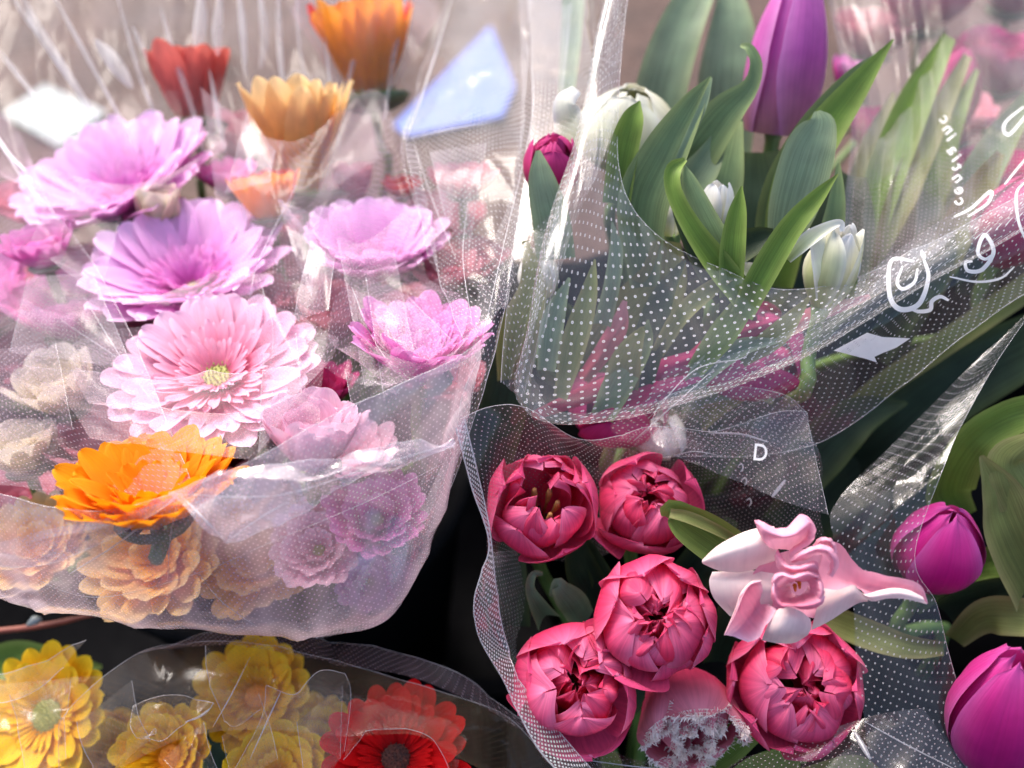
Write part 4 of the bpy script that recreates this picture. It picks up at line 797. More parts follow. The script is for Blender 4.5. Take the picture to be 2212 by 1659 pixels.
gerbera(150, 880, .47, (-.2, .8, .5), 150, 'cream', 'cream green flower dimmed by foil on the left side', seed=16, rows=((9, 1, 45, .2), (8, .8, 55, .2), (6, .5, 60, .2)), width=.7, group=None, name='alstroemeria')
gerbera(60, 1010, .45, (-.1, .85, .4), 130, 'cream', 'creamy flower blurred at the left edge above the front rim', seed=17, rows=((8, 1, 45, .2), (7, .8, 55, .2), (6, .5, 60, .2)), width=.8, group=None, name='alstroemeria')
gerbera(345, 480, .52, (.1, .85, .4), 95, 'cream', 'small cream and rose flower between the two lilac gerberas', seed=18, rows=((7, 1, 55, .3), (6, .8, 65, .3), (5, .5, 70, .3)), width=.9, group=None, name='alstroemeria')
# deeper ones that fill the bouquet
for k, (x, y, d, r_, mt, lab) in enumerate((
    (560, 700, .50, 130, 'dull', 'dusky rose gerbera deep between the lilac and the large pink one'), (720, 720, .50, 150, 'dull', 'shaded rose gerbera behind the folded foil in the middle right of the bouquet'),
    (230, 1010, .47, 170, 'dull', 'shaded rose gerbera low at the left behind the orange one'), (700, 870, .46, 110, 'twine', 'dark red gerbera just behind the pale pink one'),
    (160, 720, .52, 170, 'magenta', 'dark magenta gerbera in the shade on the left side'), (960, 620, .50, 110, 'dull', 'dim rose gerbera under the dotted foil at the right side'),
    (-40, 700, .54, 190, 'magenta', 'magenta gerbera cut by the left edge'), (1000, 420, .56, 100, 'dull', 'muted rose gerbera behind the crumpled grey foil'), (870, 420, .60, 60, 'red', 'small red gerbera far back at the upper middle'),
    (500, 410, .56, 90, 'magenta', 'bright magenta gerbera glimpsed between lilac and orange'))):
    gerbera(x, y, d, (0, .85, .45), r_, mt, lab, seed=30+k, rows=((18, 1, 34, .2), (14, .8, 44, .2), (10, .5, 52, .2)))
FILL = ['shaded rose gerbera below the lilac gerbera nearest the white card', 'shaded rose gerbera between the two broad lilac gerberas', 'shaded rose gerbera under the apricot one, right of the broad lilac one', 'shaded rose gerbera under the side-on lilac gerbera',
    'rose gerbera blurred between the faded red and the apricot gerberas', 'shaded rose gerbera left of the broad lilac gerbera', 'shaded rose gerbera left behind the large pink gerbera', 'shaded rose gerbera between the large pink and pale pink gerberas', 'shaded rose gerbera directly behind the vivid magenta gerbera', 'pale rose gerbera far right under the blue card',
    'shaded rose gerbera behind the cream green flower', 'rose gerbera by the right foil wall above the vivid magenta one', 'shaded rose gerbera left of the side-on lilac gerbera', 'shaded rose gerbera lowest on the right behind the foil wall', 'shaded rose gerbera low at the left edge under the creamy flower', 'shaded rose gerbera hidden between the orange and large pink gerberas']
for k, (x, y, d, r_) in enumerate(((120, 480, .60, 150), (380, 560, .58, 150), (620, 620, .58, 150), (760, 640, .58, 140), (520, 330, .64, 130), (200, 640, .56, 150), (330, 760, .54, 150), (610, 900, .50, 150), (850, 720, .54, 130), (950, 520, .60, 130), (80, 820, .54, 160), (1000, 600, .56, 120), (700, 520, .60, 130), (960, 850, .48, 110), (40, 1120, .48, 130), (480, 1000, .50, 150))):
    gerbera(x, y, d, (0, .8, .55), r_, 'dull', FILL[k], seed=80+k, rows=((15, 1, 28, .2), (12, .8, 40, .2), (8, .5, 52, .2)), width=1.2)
# inside the front wall
gerbera(90, 1190, .44, (0, .6, .8), 130, 'apricot', 'peach gerbera blurred behind the front foil wall at the left', seed=50, rows=((20, 1, 20, .2), (16, .8, 32, .2), (12, .5, 40, .2)), disc='discora')
gerbera(350, 1215, .44, (0, .5, .85), 170, 'apricot', 'yellow orange gerbera at the bottom behind the front foil wall', seed=51, rows=((20, 1, 20, .2), (16, .8, 32, .2), (12, .5, 40, .2)), disc='discora')
gerbera(560, 1210, .445, (0, .5, .85), 160, 'apricot', 'apricot gerbera behind the foil right of the yellow orange one', seed=52, rows=((18, 1, 20, .2), (14, .8, 32, .2), (10, .5, 40, .2)), disc='discora')
gerbera(690, 1190, .43, (0, .5, .85), 120, 'palepink', 'pale rose gerbera blurred behind the lower right foil wall', seed=56, rows=((16, 1, 30, .1), (14, .8, 40, .1), (12, .5, 50, .1)))
gerbera(815, 1125, .43, (.1, .6, .8), 130, 'magenta', 'mauve gerbera behind the lower right foil wall', seed=53, rows=((20, 1, 24, .2), (16, .8, 36, .2), (12, .5, 44, .2)))
gerbera(800, 1260, .44, (.1, .5, .85), 90, 'lilac', 'lilac gerbera at the lowest right tip of the left bouquet', seed=54, rows=((18, 1, 24, .2), (14, .8, 36, .2), (10, .5, 44, .2)))
gerbera(760, 1010, .43, (.1, .8, .6), 130, 'palepink', 'pale pink gerbera hidden behind the broad foil fold', seed=55, rows=((18, 1, 34, .2), (14, .8, 44, .2), (10, .5, 54, .2)))

CURB[0] = 3
# ================================================================== BOTTOM LEFT: yellow and red gerberas
GY = 'gerberas of the yellow bouquet'
gerbera(105, 1545, .47, (-.1, .35, .93), 140, 'yellow', 'yellow gerbera with a round green centre, in the lower left corner', seed=60, rows=((18, 1, 14, .05), (16, .86, 22, .05), (34, .5, 30, 0)), group=GY, discr=.3, tip=2.6)
gerbera(555, 1505, .47, (.0, .55, .84), 135, 'yellow', 'yellow gerbera with an orange middle, upper one of the yellow bouquet', seed=61, rows=((16, 1, 30, .1), (14, .86, 40, .08), (34, .5, 46, 0)), tip=2.6, group=GY, disc='discora', discr=.26)
gerbera(370, 1635, .44, (.0, .5, .86), 125, 'yellow', 'orange yellow gerbera with a fuzzy middle at the bottom edge inside a small collar', seed=62, rows=((16, 1, 40, .12), (14, .86, 48, .1), (34, .5, 52, 0)), tip=2.6, group=GY, disc='discora', discr=.3)
gerbera(600, 1680, .44, (.1, .6, .8), 130, 'yellow', 'clear yellow gerbera at the bottom edge left of the red one', seed=63, rows=((14, 1, 34, .12), (12, .86, 44, .1), (20, .5, 50, 0)), group=GY, width=1.1, tip=2.6)
gerbera(262, 1640, .50, (.0, .6, .8), 115, 'yellow', 'amber yellow gerbera behind the curved foil at the lower left', seed=64, rows=((12, 1.2, 50, .12), (10, 1.05, 60, .1), (12, .5, 66, 0)), group=GY, tip=2.4, width=1.05)
gerbera(690, 1600, .48, (.0, .5, .85), 110, 'yellow', 'dim yellow gerbera behind the dotted foil flap next to the red one', seed=65, rows=((18, 1, 30, .15), (16, .8, 40, .1), (12, .5, 50, .1)), group=GY)
gerbera(855, 1640, .42, (.08, .6, .8), 160, 'red', 'dark red gerbera with a blackish centre at the bottom edge', seed=66, rows=((20, 1, 20, .06), (20, .88, 30, .05), (44, .55, 38, 0)), group=GY, tip=2.4, disc='discdark', discr=.26)
tg = thing('leafy_stem', P(60, 1430, .55), 'green leaf shoot in the dark above the lower left yellow gerbera', 'plant')
leaf(tg, [(-60,1450,.53),(40,1420,.53),(130,1430,.53),(220,1440,.53)], [60,80,60,10], 'leafgreen')
leaf(tg, [(500,1720,.50),(470,1640,.50),(460,1560,.50)], [70,80,20], 'leafdark')

# ================================================================== FOIL
def S(*rows): return [list(r) for r in rows]
SL = thing('foil_sleeve', P(560, 1300, .5), 'milky dotted cellophane sleeve round the large gerbera bouquet on the left', 'cellophane wrap')
s1 = sheet(SL, 'front_wall', S(
    ((-60,1045,.355),(220,1098,.345),(500,1010,.340),(700,905,.345),(900,810,.355),(1035,735,.365)),
    ((-60,1120,.362),(200,1175,.350),(500,1110,.345),(740,1015,.350),(930,895,.362),(1040,790,.372)),
    ((-60,1200,.378),(150,1255,.370),(520,1240,.365),(780,1180,.370),(940,1010,.375),(1018,870,.385)),
    ((-60,1262,.400),(108,1311,.395),(548,1357,.390),(825,1338,.392),(925,1130,.395),(992,965,.398)),
    ((60,1240,.46),(250,1290,.46),(550,1325,.46),(760,1290,.46),(900,1110,.46),(970,950,.46))), 'ffront', m=90, n=130, smooth_a=.003, smooth_f=16, crum_a=.0016, crum_f=26, edges='t', seed=1, creases=24, camp=.003)
s1b = sheet(SL, 'highlight_flap', S(  # milky flap shaped to carry the white highlight band along the rim
    ((372,1068,.338),(560,1010,.334),(760,975,.336),(985,956,.350)),
    ((430,1120,.333),(580,1068,.330),(780,1005,.333),(985,957,.350)),
    ((488,1172,.336),(640,1108,.335),(830,1020,.337),(986,959,.351))), 'ffront', m=30, n=70, smooth_a=.002, crum_a=.0014, crum_f=50, edges='tb', seed=2, creases=24, camp=.003)
s1c = sheet(SL, 'folded_corner', S(
    ((-50,1180,.352),(100,1140,.345),(250,1110,.340),(392,1066,.338)),
    ((-50,1235,.365),(110,1210,.352),(220,1170,.344),(385,1080,.338))), 'ffront', m=24, n=50, seed=3, edges='b')
s2 = sheet(SL, 'side_wall', S(
    ((975,-40,.62),(1010,-40,.61),(1080,-40,.60),(1150,-40,.58)),
    ((878,295,.52),(960,290,.50),(1060,270,.49),(1135,280,.48)),
    ((935,540,.45),(990,510,.44),(1060,520,.43),(1112,560,.43)),
    ((1010,740,.39),(1032,722,.385),(1062,705,.385),(1098,650,.40))), 'fgrey', m=90, n=50, smooth_a=.003, smooth_f=20, crum_a=.0018, crum_f=30, edges='l', seed=4, creases=14)
s3 = sheet(SL, 'outer_side_wall', S(
    ((1120,-40,.58),(1180,-40,.575),(1240,-40,.575)),
    ((1125,300,.48),(1160,290,.475),(1200,290,.475)),
    ((1040,620,.405),(1075,600,.40),(1112,560,.405)),
    ((990,880,.375),(1020,850,.375),(1052,800,.385)),
    ((880,1080,.385),(930,1060,.385),(985,1010,.395)),
    ((760,1260,.405),(820,1240,.41),(905,1190,.42)),
    ((620,1380,.42),(740,1372,.425),(840,1330,.44))), 'fgrey', m=130, n=30, smooth_a=.002, crum_a=.0008, crum_f=30, edges='r', seed=5)
s4 = sheet(SL, 'pleated_back', S(
    ((-80,-60,.68),(180,-60,.66),(420,-60,.66),(660,-60,.67),(990,-60,.68)),
    ((-60,140,.62),(180,130,.60),(420,130,.60),(650,120,.60),(930,130,.61)),
    ((60,420,.57),(220,400,.56),(430,330,.555),(640,330,.56),(880,300,.56))), 'fclear', m=60, n=240, smooth_a=.003, crum_a=.0006, pleat=(.003, 7), seed=6, creases=40, camp=.003, clen=4.0, cdir=1.57)
s5 = sheet(SL, 'left_wall', S(
    ((-120,200,.56),(20,260,.54),(90,420,.50)),
    ((-100,560,.50),(60,560,.48),(190,560,.46)),
    ((-100,760,.45),(90,700,.44),(260,690,.43)),
    ((-80,1000,.40),(150,960,.395),(380,960,.39)),
    ((-60,1060,.365),(220,1105,.36),(420,1060,.36))), 'fleft2', m=90, n=60, smooth_a=.005, smooth_f=10, crum_a=.0016, crum_f=22, seed=7, edges='r', creases=14)
s6 = sheet(SL, 'inner_veil', S(
    ((430,180,.54),(620,330,.50),(800,190,.52),(870,310,.50)),
    ((470,420,.48),(620,460,.465),(760,470,.46),(920,560,.455)),
    ((520,640,.43),(650,620,.42),(800,650,.415),(1000,650,.41)),
    ((560,800,.40),(680,800,.39),(820,830,.385),(1035,740,.37))), 'fleft2', m=70, n=70, smooth_a=.006, smooth_f=12, crum_a=.002, crum_f=24, seed=8, creases=14)
s7 = sheet(SL, 'inner_veil', S(
    ((60,800,.43),(300,835,.415),(520,800,.405),(700,760,.405)),
    ((150,880,.40),(330,890,.385),(540,880,.38),(690,850,.385)),
    ((200,960,.375),(380,985,.365),(560,985,.360),(690,930,.37))), 'fcollar', m=60, n=70, smooth_a=.004, smooth_f=12, crum_a=.0016, crum_f=20, seed=9, edges='t', creases=14)
for k, (q, mt) in enumerate(((((535,240,.50),(592,330,.49),(490,420,.48),(585,395,.47)), 'ffold'), (((600,430,.47),(690,470,.46),(640,560,.45),(672,640,.44)), 'ffold'), (((672,520,.43),(722,560,.425),(640,700,.41),(718,680,.405)), 'ffold'), (((570,760,.385),(640,720,.385),(562,980,.365),(655,850,.37)), 'ffold'),
        (((60,600,.44),(200,590,.44),(20,760,.42),(290,800,.41)), 'ffold'), (((868,285,.49),(900,330,.485),(925,560,.44),(950,600,.435)), 'fgrey'), (((730,520,.45),(850,540,.45),(790,840,.40),(900,790,.40)), 'fleft2'),
        (((790,600,.42),(880,640,.42),(830,860,.385),(980,740,.385)), 'fleft2'), (((745,800,.39),(850,850,.38),(760,880,.38),(870,830,.38)), 'ffold'), (((-40,760,.42),(120,740,.42),(-40,960,.40),(160,930,.395)), 'fleft2'),
        (((120,380,.51),(260,470,.50),(60,560,.49),(230,600,.48)), 'fcollar'), (((700,250,.54),(760,190,.55),(690,420,.52),(840,330,.53)), 'fcollar'), (((930,330,.47),(1050,310,.47),(960,470,.45),(1010,560,.44)), 'ffold'))):
    sheet(SL, 'fold_panel', ((q[0], q[1]), (q[2], q[3])), mt, m=18, n=18, smooth_a=.0015, crum_a=.0006, edges='lr', er=.00010, creases=2, camp=.0012, seed=60+k)
for sh, pts, w_ in ((s5, [(-10,290),(20,335),(60,375)], 22), (s5, [(0,310),(60,400),(160,500)], 6), (s4, [(0,120),(60,190),(110,250)], 6), (s2, [(975,0),(930,150),(882,290)], 7),
        (s1b, [(385,1068),(600,1070),(800,1010),(975,958)], 5), (s1b, [(392,1072),(440,1120),(486,1168)], 7), (s1b, [(490,1170),(560,1120),(620,1085)], 6), (s1, [(150,1240),(260,1170),(375,1078)], 7), (s1, [(385,1075),(368,1160),(362,1250)], 4),
        (s1, [(430,1240),(480,1300),(555,1354)], 4), (s1, [(20,1225),(200,1290),(420,1240),(600,1165)], 2.5), (s1, [(600,1165),(800,1080),(960,1000)], 2.5), (s1, [(1040,760),(1000,850),(985,930)], 3), (s5, [(130,690),(220,750),(280,790)], 2.5), (s5, [(180,640),(280,800),(400,960)], 3),
        (s6, [(760,620),(800,720),(850,800)], 3.5), (s6, [(570,880),(590,720),(560,600)], 2.5), (s6, [(640,400),(560,560),(540,640)], 2.5), (s2, [(890,295),(930,420),(985,560)], 3), (s2, [(885,300),(970,280),(1060,265)], 4), (s2, [(1010,440),(1000,560),(1020,700)], 3), (s2, [(975,0),(930,150),(882,290)], 4), (s5, [(250,640),(330,760),(410,900)], 2.5),
        (s3, [(1140,100),(1150,250),(1090,520),(1040,740)], 2.5)):
    crease(SL, sh, pts, w_*.5)

def glare_streak(parent, pts, wpx, d=.56):
    L = smooth_line([P(x, y, d + .00008*(300-y)) for x, y in pts], 24); V = []
    for i, p in enumerate(L):
        T = (L[min(i+1, 23)] - L[max(i-1, 0)]).normalized(); S_ = T.cross(-FWD).normalized(); w_ = wpx*.5*ppx(d)*math.sin(math.pi*(i+.5)/24)**.7
        V += [p - S_*w_ + FWD*w_*.9, p, p + S_*w_ + FWD*w_*.9]
    F = [(3*i+k, 3*i+k+1, 3*i+k+4, 3*i+k+3) for i in range(23) for k in (0, 1)]
    world_obj('pleat', [tuple(v) for v in V], F, M_['glare_streak'], parent, UV=[(0, 0)]*len(V))  # ribbon added as bright glare over the pleated foil
for pts, w_ in (([(45,-20),(70,45),(110,110),(225,280)], 22), ([(20,-20),(50,30),(85,80)], 12), ([(205,85),(240,130),(285,190)], 34), ([(285,55),(300,90),(318,125)], 12), ([(345,10),(375,120),(412,230),(440,330)], 13), ([(452,150),(470,250),(490,340)], 12), ([(432,-20),(428,50),(420,120)], 30), ([(475,-20),(466,60),(470,120)], 24),
        ([(515,-20),(522,60),(530,170)], 16), ([(560,-20),(570,80),(562,150)], 20), ([(600,-20),(603,100),(614,210)], 14), ([(640,-20),(650,120),(690,280)], 10), ([(790,-20),(770,90),(750,190)], 14), ([(880,-20),(850,120),(830,260)], 12), ([(0,110),(60,190),(120,270)], 14), ([(110,-20),(180,110),(300,330)], 9), ([(250,-20),(300,160),(340,260)], 9), ([(700,60),(715,200),(735,330)], 8)):
    glare_streak(SL, pts, w_)
SB = thing('foil_sleeve', P(1500, 900, .48), 'cellophane sleeve with large printed rings round the tall white and violet tulips', 'cellophane wrap')
b1 = sheet(SB, 'front_fold', S(
    ((1356,-40,.455),(1332,320,.42),(1400,490,.405),(1560,582,.400),(1720,620,.400),(1950,560,.402),(2260,395,.41)),
    ((1340,-40,.45),(1270,400,.40),(1330,600,.39),(1520,690,.385),(1740,685,.385),(1960,595,.39),(2260,425,.40)),
    ((1330,-40,.45),(1205,500,.39),(1225,730,.38),(1430,795,.375),(1680,745,.38),(1930,625,.385),(2260,440,.395)),
    ((1322,-40,.452),(1150,640,.388),(1118,850,.378),(1250,925,.372),(1600,830,.380),(1900,660,.388),(2260,452,.40)),
    ((1335,-20,.47),(1180,620,.41),(1150,830,.40),(1270,900,.395),(1600,815,.40),(1900,650,.41),(2260,448,.42))), 'fbig', m=80, n=150, smooth_a=.0022, smooth_f=12, crum_a=.0004, crum_f=30, edges='t', seed=11)
b2 = sheet(SB, 'lower_wall', S(
    ((1440,800,.405),(1680,730,.405),(1860,600,.405),(2040,470,.405),(2270,360,.41)),
    ((1380,880,.405),(1660,830,.40),(1900,680,.397),(2060,590,.395),(2270,470,.40)),
    ((1320,930,.42),(1600,910,.41),(1860,770,.405),(2060,660,.402),(2270,540,.41)),
    ((1430,985,.44),(1748,965,.425),(1950,830,.42),(2100,715,.418),(2270,590,.42))), 'fmid', m=70, n=100, smooth_a=.002, crum_a=.0006, crum_f=24, edges='b', seed=12)
b3 = sheet(SB, 'back_wall', S(
    ((1775,-60,.62),(1880,-60,.60),(2050,-60,.58),(2280,-60,.56)),
    ((1835,230,.54),(1930,220,.53),(2060,200,.51),(2280,130,.50)),
    ((1825,450,.48),(1920,440,.47),(2060,420,.455),(2280,300,.44)),
    ((1810,680,.43),(1900,640,.42),(2060,520,.41),(2280,410,.42))), 'fback', m=80, n=80, smooth_a=.003, smooth_f=12, crum_a=.0012, crum_f=22, seed=13, pleat=(.003, 6))
b4 = sheet(SB, 'side_wall', S(
    ((1140,-40,.57),(1200,-40,.56),(1270,-40,.55),(1360,-40,.46)),
    ((1150,250,.47),(1210,250,.465),(1270,260,.45),(1325,270,.44)),
    ((1110,560,.42),(1150,560,.415),(1190,540,.41),(1230,500,.405)),
    ((1080,830,.40),(1100,840,.40),(1115,850,.395),(1130,860,.39))), 'fmid', m=90, n=50, smooth_a=.002, crum_a=.0006, seed=14, edges='l')
crease(SB, b2, [(1400,905),(1500,800),(1600,775),(1620,755)], 2.5); crease(SB, b2, [(1360,960),(1450,880),(1540,800)], 3)
flat_print(SB, b2, [(1800,-757),(1828,-742),(1872,-718),(1905,-727),(1965,-730),(1935,-750),(1918,-757),(1905,-762),(1888,-770),(1893,-782),(1868,-774)], [(0,1,2,3,10),(3,4,5,6,7,8,10),(8,9,10)], 0, 0, 1, 0, name='house_mark')
stroke_print(SB, b2, [(1975,565),(1925,565),(1922,640),(1945,668),(1985,655),(2005,600),(1995,560)], 11); stroke_print(SB, b2, [(1950,575),(1938,610),(1950,625),(1975,610),(1982,580)], 8); stroke_print(SB, b2, [(1998,560),(1990,545)], 10)
stroke_print(SB, b2, [(2048,648),(2030,640),(2012,650),(2008,668),(1985,672),(1968,668)], 9)
stroke_print(SB, b2, [(2100,565),(2085,568),(2090,585),(2120,582),(2145,545),(2130,510),(2118,520),(2112,548),(2126,560),(2140,552)], 9)
stroke_print(SB, b2, [(2212,395),(2195,420),(2200,480),(2225,540)], 7); stroke_print(SB, b2, [(2050,598),(2110,608),(2160,600),(2190,575)], 5)
stroke_print(SB, b3, [(2212,232),(2175,262),(2168,282),(2180,292),(2200,272),(2225,240)], 7); stroke_print(SB, b3, [(2062,470),(2100,450),(2140,415),(2135,440),(2090,470)], 7); stroke_print(SB, b3, [(2170,400),(2220,340)], 5)
for ch, x, y, a in (('c', 2042, 258, -50), ('n', 2049, 280, -50), ('i', 2055, 298, -50), ('a', 2058, 325, -50), ('i', 2066, 343, -50), ('t', 2069, 362, -50), ('n', 2070, 385, -50), ('e', 2074, 412, -52), ('c', 2075, 436, -54)):
    lettering(SB, b3, ch, x, y, 36, a, mirror=True, bold=.012)

SR = thing('foil_sleeve', P(1400, 1200, .52), 'clear finely dotted cellophane sleeve round the raspberry red tulips', 'cellophane wrap')
r1 = sheet(SR, 'back_wall', S(
    ((995,905,.372),(1060,880,.376),(1140,880,.380),(1240,932,.395),(1340,934,.400),(1440,922,.405),(1560,925,.405),(1680,890,.41),(1742,890,.41)),
    ((1015,990,.372),(1080,960,.380),(1160,950,.395),(1250,970,.410),(1350,985,.420),(1450,985,.420),(1560,1000,.420),(1680,980,.410),(1756,960,.40)),
    ((1040,1100,.378),(1090,1080,.40),(1170,1070,.42),(1260,1070,.44),(1350,1060,.45),(1460,1070,.45),(1580,1090,.44),(1700,1090,.425),(1785,1085,.395)),
    ((1062,1230,.39),(1100,1210,.42),(1180,1200,.45),(1260,1190,.47),(1350,1180,.48),(1460,1170,.48),(1590,1180,.47),(1720,1200,.45),(1850,1270,.41))), 'fred', m=70, n=130, smooth_a=.0045, smooth_f=22, crum_a=.0010, crum_f=26, edges='t', seed=21)
r2 = sheet(SR, 'left_band', S(
    ((984,925,.370),(1003,905,.372)), ((1018,1050,.370),(1045,1075,.376)), ((1058,1180,.372),(1064,1185,.375)), ((1024,1290,.372),(1072,1300,.385)), ((1030,1370,.372),(1092,1400,.385)),
    ((1092,1480,.370),(1120,1465,.378)), ((1150,1600,.366),(1190,1560,.378)), ((1225,1690,.362),(1300,1690,.372))), 'fband', m=120, n=14, smooth_a=.0006, crum_a=.0002, edges='lr', seed=22, er=.00028)
r3 = sheet(SR, 'left_wall', S(
    ((1060,1190,.374),(1120,1190,.43)), ((1026,1300,.373),(1130,1300,.44)), ((1032,1370,.373),(1110,1400,.44)), ((1094,1480,.371),(1150,1480,.42)), ((1152,1600,.367),(1230,1600,.42)), ((1230,1690,.363),(1330,1690,.41))), 'fmid', m=80, n=30, smooth_a=.002, crum_a=.0004, seed=23)
r4 = sheet(SR, 'right_wall', S(
    ((2120,770,.42),(2200,700,.42),(2270,610,.42)),
    ((1960,930,.415),(2050,880,.41),(2110,860,.405)),
    ((1810,1085,.41),(1920,1060,.40),(2040,1010,.395)),
    ((1800,1160,.405),(1900,1170,.398),(1978,1195,.39)),
    ((1840,1290,.405),(1930,1290,.398),(2022,1300,.39)),
    ((1850,1400,.405),(1950,1400,.395),(2052,1420,.388)),
    ((1860,1500,.40),(1990,1520,.392),(2092,1530,.385)),
    ((1880,1690,.395),(2050,1690,.388),(2210,1700,.382))), 'fmid', m=110, n=60, smooth_a=.0025, smooth_f=16, crum_a=.0006, crum_f=24, edges='r', seed=24)
r5 = sheet(SR, 'bottom_wall', S(
    ((1180,1590,.405),(1400,1640,.40),(1600,1650,.40),(1840,1560,.40),(1990,1530,.395)),
    ((1220,1700,.38),(1400,1700,.38),(1600,1700,.38),(1860,1700,.38),(2100,1700,.38))), 'fred', m=30, n=90, smooth_a=.004, smooth_f=16, crum_a=.002, crum_f=26, seed=25)
r6 = sheet(SR, 'back_flap', S(
    ((1400,930,.412),(1440,860,.418),(1560,835,.418),(1690,850,.414),(1745,890,.41)),
    ((1415,960,.408),(1500,950,.408),(1580,950,.408),(1680,960,.405),(1755,950,.402)),
    ((1440,980,.405),(1520,1010,.402),(1600,1040,.398),(1690,1080,.392),(1790,1110,.388))), 'fred', m=50, n=70, smooth_a=.003, crum_a=.0008, seed=26, edges='tr')
lettering(SR, r6, 'D', 1642, 980, 52, -6, bold=.01, sx=.85, name='lettering')
stroke_print(SR, r1, [(1668,1072),(1682,1055),(1697,1036)], 7)
for (x, y) in ((1600, 1010), (1608, 1040), (1618, 1085)): stroke_print(SR, r1, [(x-6, y-5), (x+2, y-9), (x+5, y), (x, y+8)], 2.5)
stroke_print(SR, r1, [(1712,1150),(1722,1135),(1732,1128)], 4)
crease(SR, r6, [(1530,935),(1600,938),(1660,955)], 4); crease(SR, r1, [(1455,985),(1500,975),(1560,985)], 2); crease(SR, r4, [(1870,1560),(1960,1610),(2080,1670)], 3); crease(SR, r5, [(1845,1580),(1880,1640)], 12); crease(SR, r5, [(1250,1640),(1420,1660),(1560,1655)], 3)

SY = thing('foil_sleeve', P(600, 1700, .5), 'amber looking cellophane sleeve with a rounded rim round the yellow and red gerberas', 'cellophane wrap')
y1 = sheet(SY, 'front_wall', S(
    ((122,1700,.42),(140,1545,.42),(290,1425,.425),(450,1392,.43),(600,1400,.43),(830,1460,.43),(1080,1540,.425),(1230,1700,.42)),
    ((135,1705,.415),(200,1590,.41),(330,1500,.41),(460,1470,.412),(600,1475,.412),(810,1510,.41),(1000,1570,.41),(1120,1680,.41)),
    ((170,1710,.41),(260,1660,.405),(380,1600,.40),(480,1580,.40),(600,1580,.40),(740,1590,.40),(880,1578,.40),(1000,1640,.40))), 'fyel', m=50, n=110, smooth_a=.002, smooth_f=14, crum_a=.0006, crum_f=24, edges='t', seed=31)
y2 = sheet(SY, 'rim_fold', S(
    ((300,1418,.445),(560,1355,.45),(800,1400,.45),(1000,1465,.44),(1120,1560,.43)),
    ((320,1412,.435),(560,1402,.432),(830,1462,.43),(990,1510,.428),(1130,1580,.425))), 'fleft2', m=24, n=80, smooth_a=.002, crum_a=.0012, crum_f=24, edges='t', seed=32)
y3 = sheet(SY, 'dotted_flap', S(
    ((575,1480,.40),(640,1500,.40),(690,1450,.40),(745,1455,.402)),
    ((560,1560,.398),(630,1560,.395),(700,1540,.395),(756,1500,.40)),
    ((490,1690,.395),(600,1690,.39),(680,1690,.39),(740,1620,.397))), 'fyel', m=40, n=50, smooth_a=.003, crum_a=.0012, edges='tlr', seed=33)
y4 = sheet(SY, 'collar_flap', S(
    ((292,1530,.41),(350,1515,.412),(420,1515,.412),(463,1520,.41)),
    ((300,1570,.405),(350,1560,.40),(400,1555,.402),(445,1540,.408)),
    ((320,1580,.402),(350,1600,.398),(390,1570,.40),(430,1550,.406))), 'fyel', m=30, n=40, smooth_a=.003, crum_a=.001, edges='tblr', seed=34)
y5 = sheet(SY, 'collar_flap', S(
    ((443,1395,.42),(480,1440,.42),(560,1500,.425)),
    ((455,1480,.415),(500,1510,.41),(540,1535,.412)),
    ((478,1560,.41),(510,1570,.408),(560,1530,.41))), 'fyel', m=30, n=30, smooth_a=.003, crum_a=.001, edges='lb', seed=35)
y6 = sheet(SY, 'red_collar', S(
    ((750,1560,.42),(800,1520,.425),(880,1540,.425),(960,1560,.42),(1010,1600,.415)),
    ((750,1590,.41),(800,1545,.41),(870,1552,.41),(950,1590,.41),(985,1640,.41)),
    ((738,1640,.405),(790,1580,.402),(860,1570,.402),(930,1600,.402),(975,1700,.405))), 'fyel', m=30, n=60, smooth_a=.002, crum_a=.001, edges='b', seed=36)
for k, q in enumerate((((160,1560,.415),(300,1470,.415),(200,1700,.405),(330,1600,.405)), ((480,1590,.40),(560,1500,.41),(500,1700,.395),(600,1640,.395)), ((640,1560,.395),(740,1480,.40),(660,1700,.39),(735,1640,.395)), ((20,1500,.43),(150,1470,.43),(60,1690,.41),(150,1640,.415)), ((350,1640,.40),(440,1560,.405),(420,1700,.395),(470,1660,.40)))):
    sheet(SY, 'fold_panel', ((q[0], q[1]), (q[2], q[3])), 'fyel', m=24, n=20, smooth_a=.004, smooth_f=30, crum_a=.001, edges='lr', er=.00012, creases=3, seed=90+k)
crease(SY, y3, [(620,1466),(590,1530),(540,1640)], 3); crease(SY, y1, [(540,1420),(500,1500),(460,1570)], 2); crease(SY, y4, [(460,1525),(430,1548),(400,1560)], 4)
SZ = thing('foil_sleeve', P(-60, 1560, .5), 'pointed cellophane sleeve tip over the yellow gerbera in the lower left corner', 'cellophane wrap')
z1 = sheet(SZ, 'upper_flap', S(((-60,1490,.44),(60,1440,.43),(187,1383,.42)), ((-60,1500,.43),(60,1465,.425),(165,1410,.42)), ((-60,1530,.425),(60,1500,.42),(140,1440,.42))), 'fyel', m=24, n=50, smooth_a=.001, crum_a=.0006, edges='tb', seed=41)
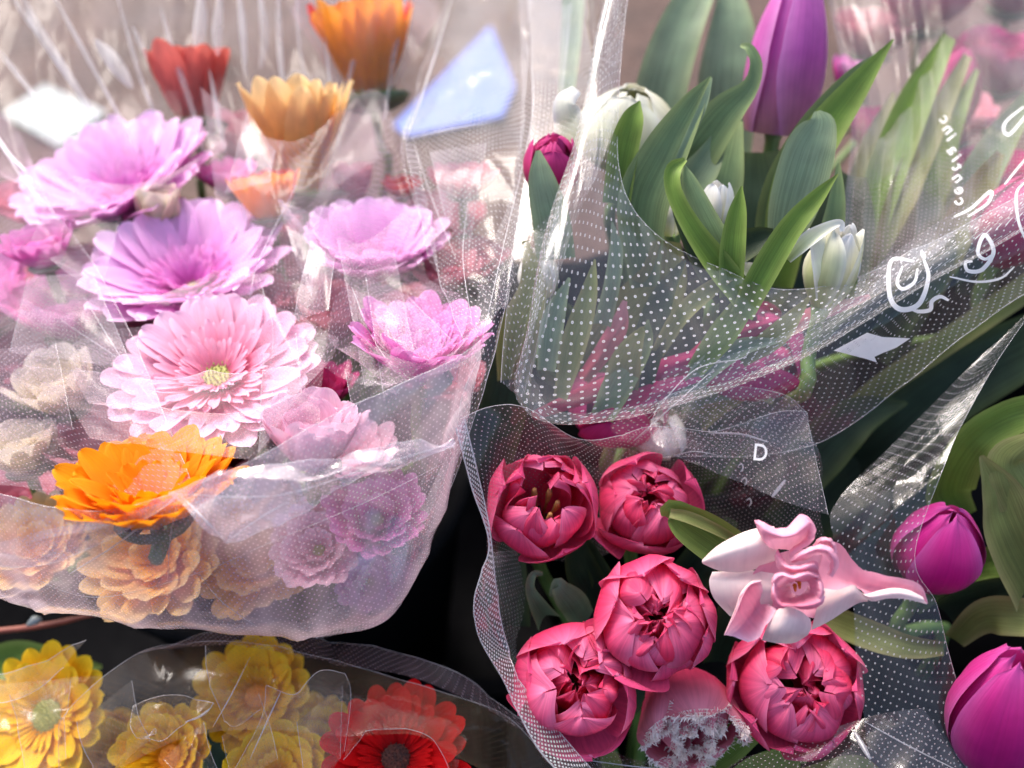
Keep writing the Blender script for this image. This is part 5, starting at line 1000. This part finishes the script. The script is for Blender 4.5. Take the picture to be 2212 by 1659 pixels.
z2 = sheet(SZ, 'wrap_wall', S(((-60,1490,.44),(60,1475,.44),(220,1460,.44)), ((-60,1580,.42),(60,1570,.42),(150,1560,.43)), ((-60,1700,.41),(60,1690,.41),(128,1690,.415))), 'fyel', m=40, n=40, smooth_a=.003, crum_a=.0008, seed=42)

# collars of thin foil round single gerberas
NC = (0, .85, .45)
for a in ((480, 900, .425, NC, 60, 250, 150, 'foil collar round the large pink gerbera', 1), (418, 680, .51, NC, 60, 235, 150, 'foil collar round the broad lilac gerbera', 2), (280, 470, .565, NC, 60, 220, 140, 'foil collar round the lilac gerbera furthest left', 3),
        (812, 640, .505, NC, 50, 170, 190, 'foil collar round the side-on lilac gerbera', 4), (890, 850, .43, NC, 40, 165, 170, 'foil collar round the vivid magenta gerbera', 5), (795, 260, .60, (0, .95, .2), 40, 150, 240, 'tall foil collar round the orange and red gerbera at the top', 7)):
    collar(*a[:8], seed=a[8], spin=a[8]*40)

# ================================================================== loose things behind and between
def flat_card(name, px, mat, label, cat, z=.012, th=.004):
    top = [ground_point(x, y, z) for x, y in px]; bot = [p - Vector((0, 0, th)) for p in top]; n = len(px)
    F = [tuple(range(n)), tuple(range(2*n-1, n-1, -1))] + [(i, i+n, (i+1) % n+n, (i+1) % n) for i in range(n)]
    o = world_obj(name, [tuple(p) for p in top+bot], F, M_[mat], None, smooth=False); return tag(o, label, cat)
flat_card('blue_card', [(1060,55),(1112,185),(1085,250),(880,292),(850,270)], 'blue', 'periwinkle blue card lying on the paving behind the bouquets', 'card')
flat_card('white_card', [(5,245),(95,180),(230,240),(130,320)], 'whitecard', 'greyish white card on the paving behind the left bouquet', 'card')
tw = thing('dry_twig', P(80, 1350, .50), 'thin reddish brown twig crossing the dark gap at the left edge', 'twig')
V, F = tube_data(smooth_line([P(-60,1368,.50), P(60,1356,.50), P(140,1342,.50), P(240,1318,.50)], 14), [.0018]*10+[.0012]*4, 7); world_obj('branch', [tuple(v) for v in V], F, M_['twig'], tw)
V, F = tube_data([P(60,1350,.495), P(75,1340,.49), P(90,1338,.49)], [.001, .0028, .001], 8); world_obj('bud', [tuple(v) for v in V], F, M_['whitecard'], tw)  # pale lump stands in for the white glow on the twig

# film grain free, gentle highlight handling stays with the view transform
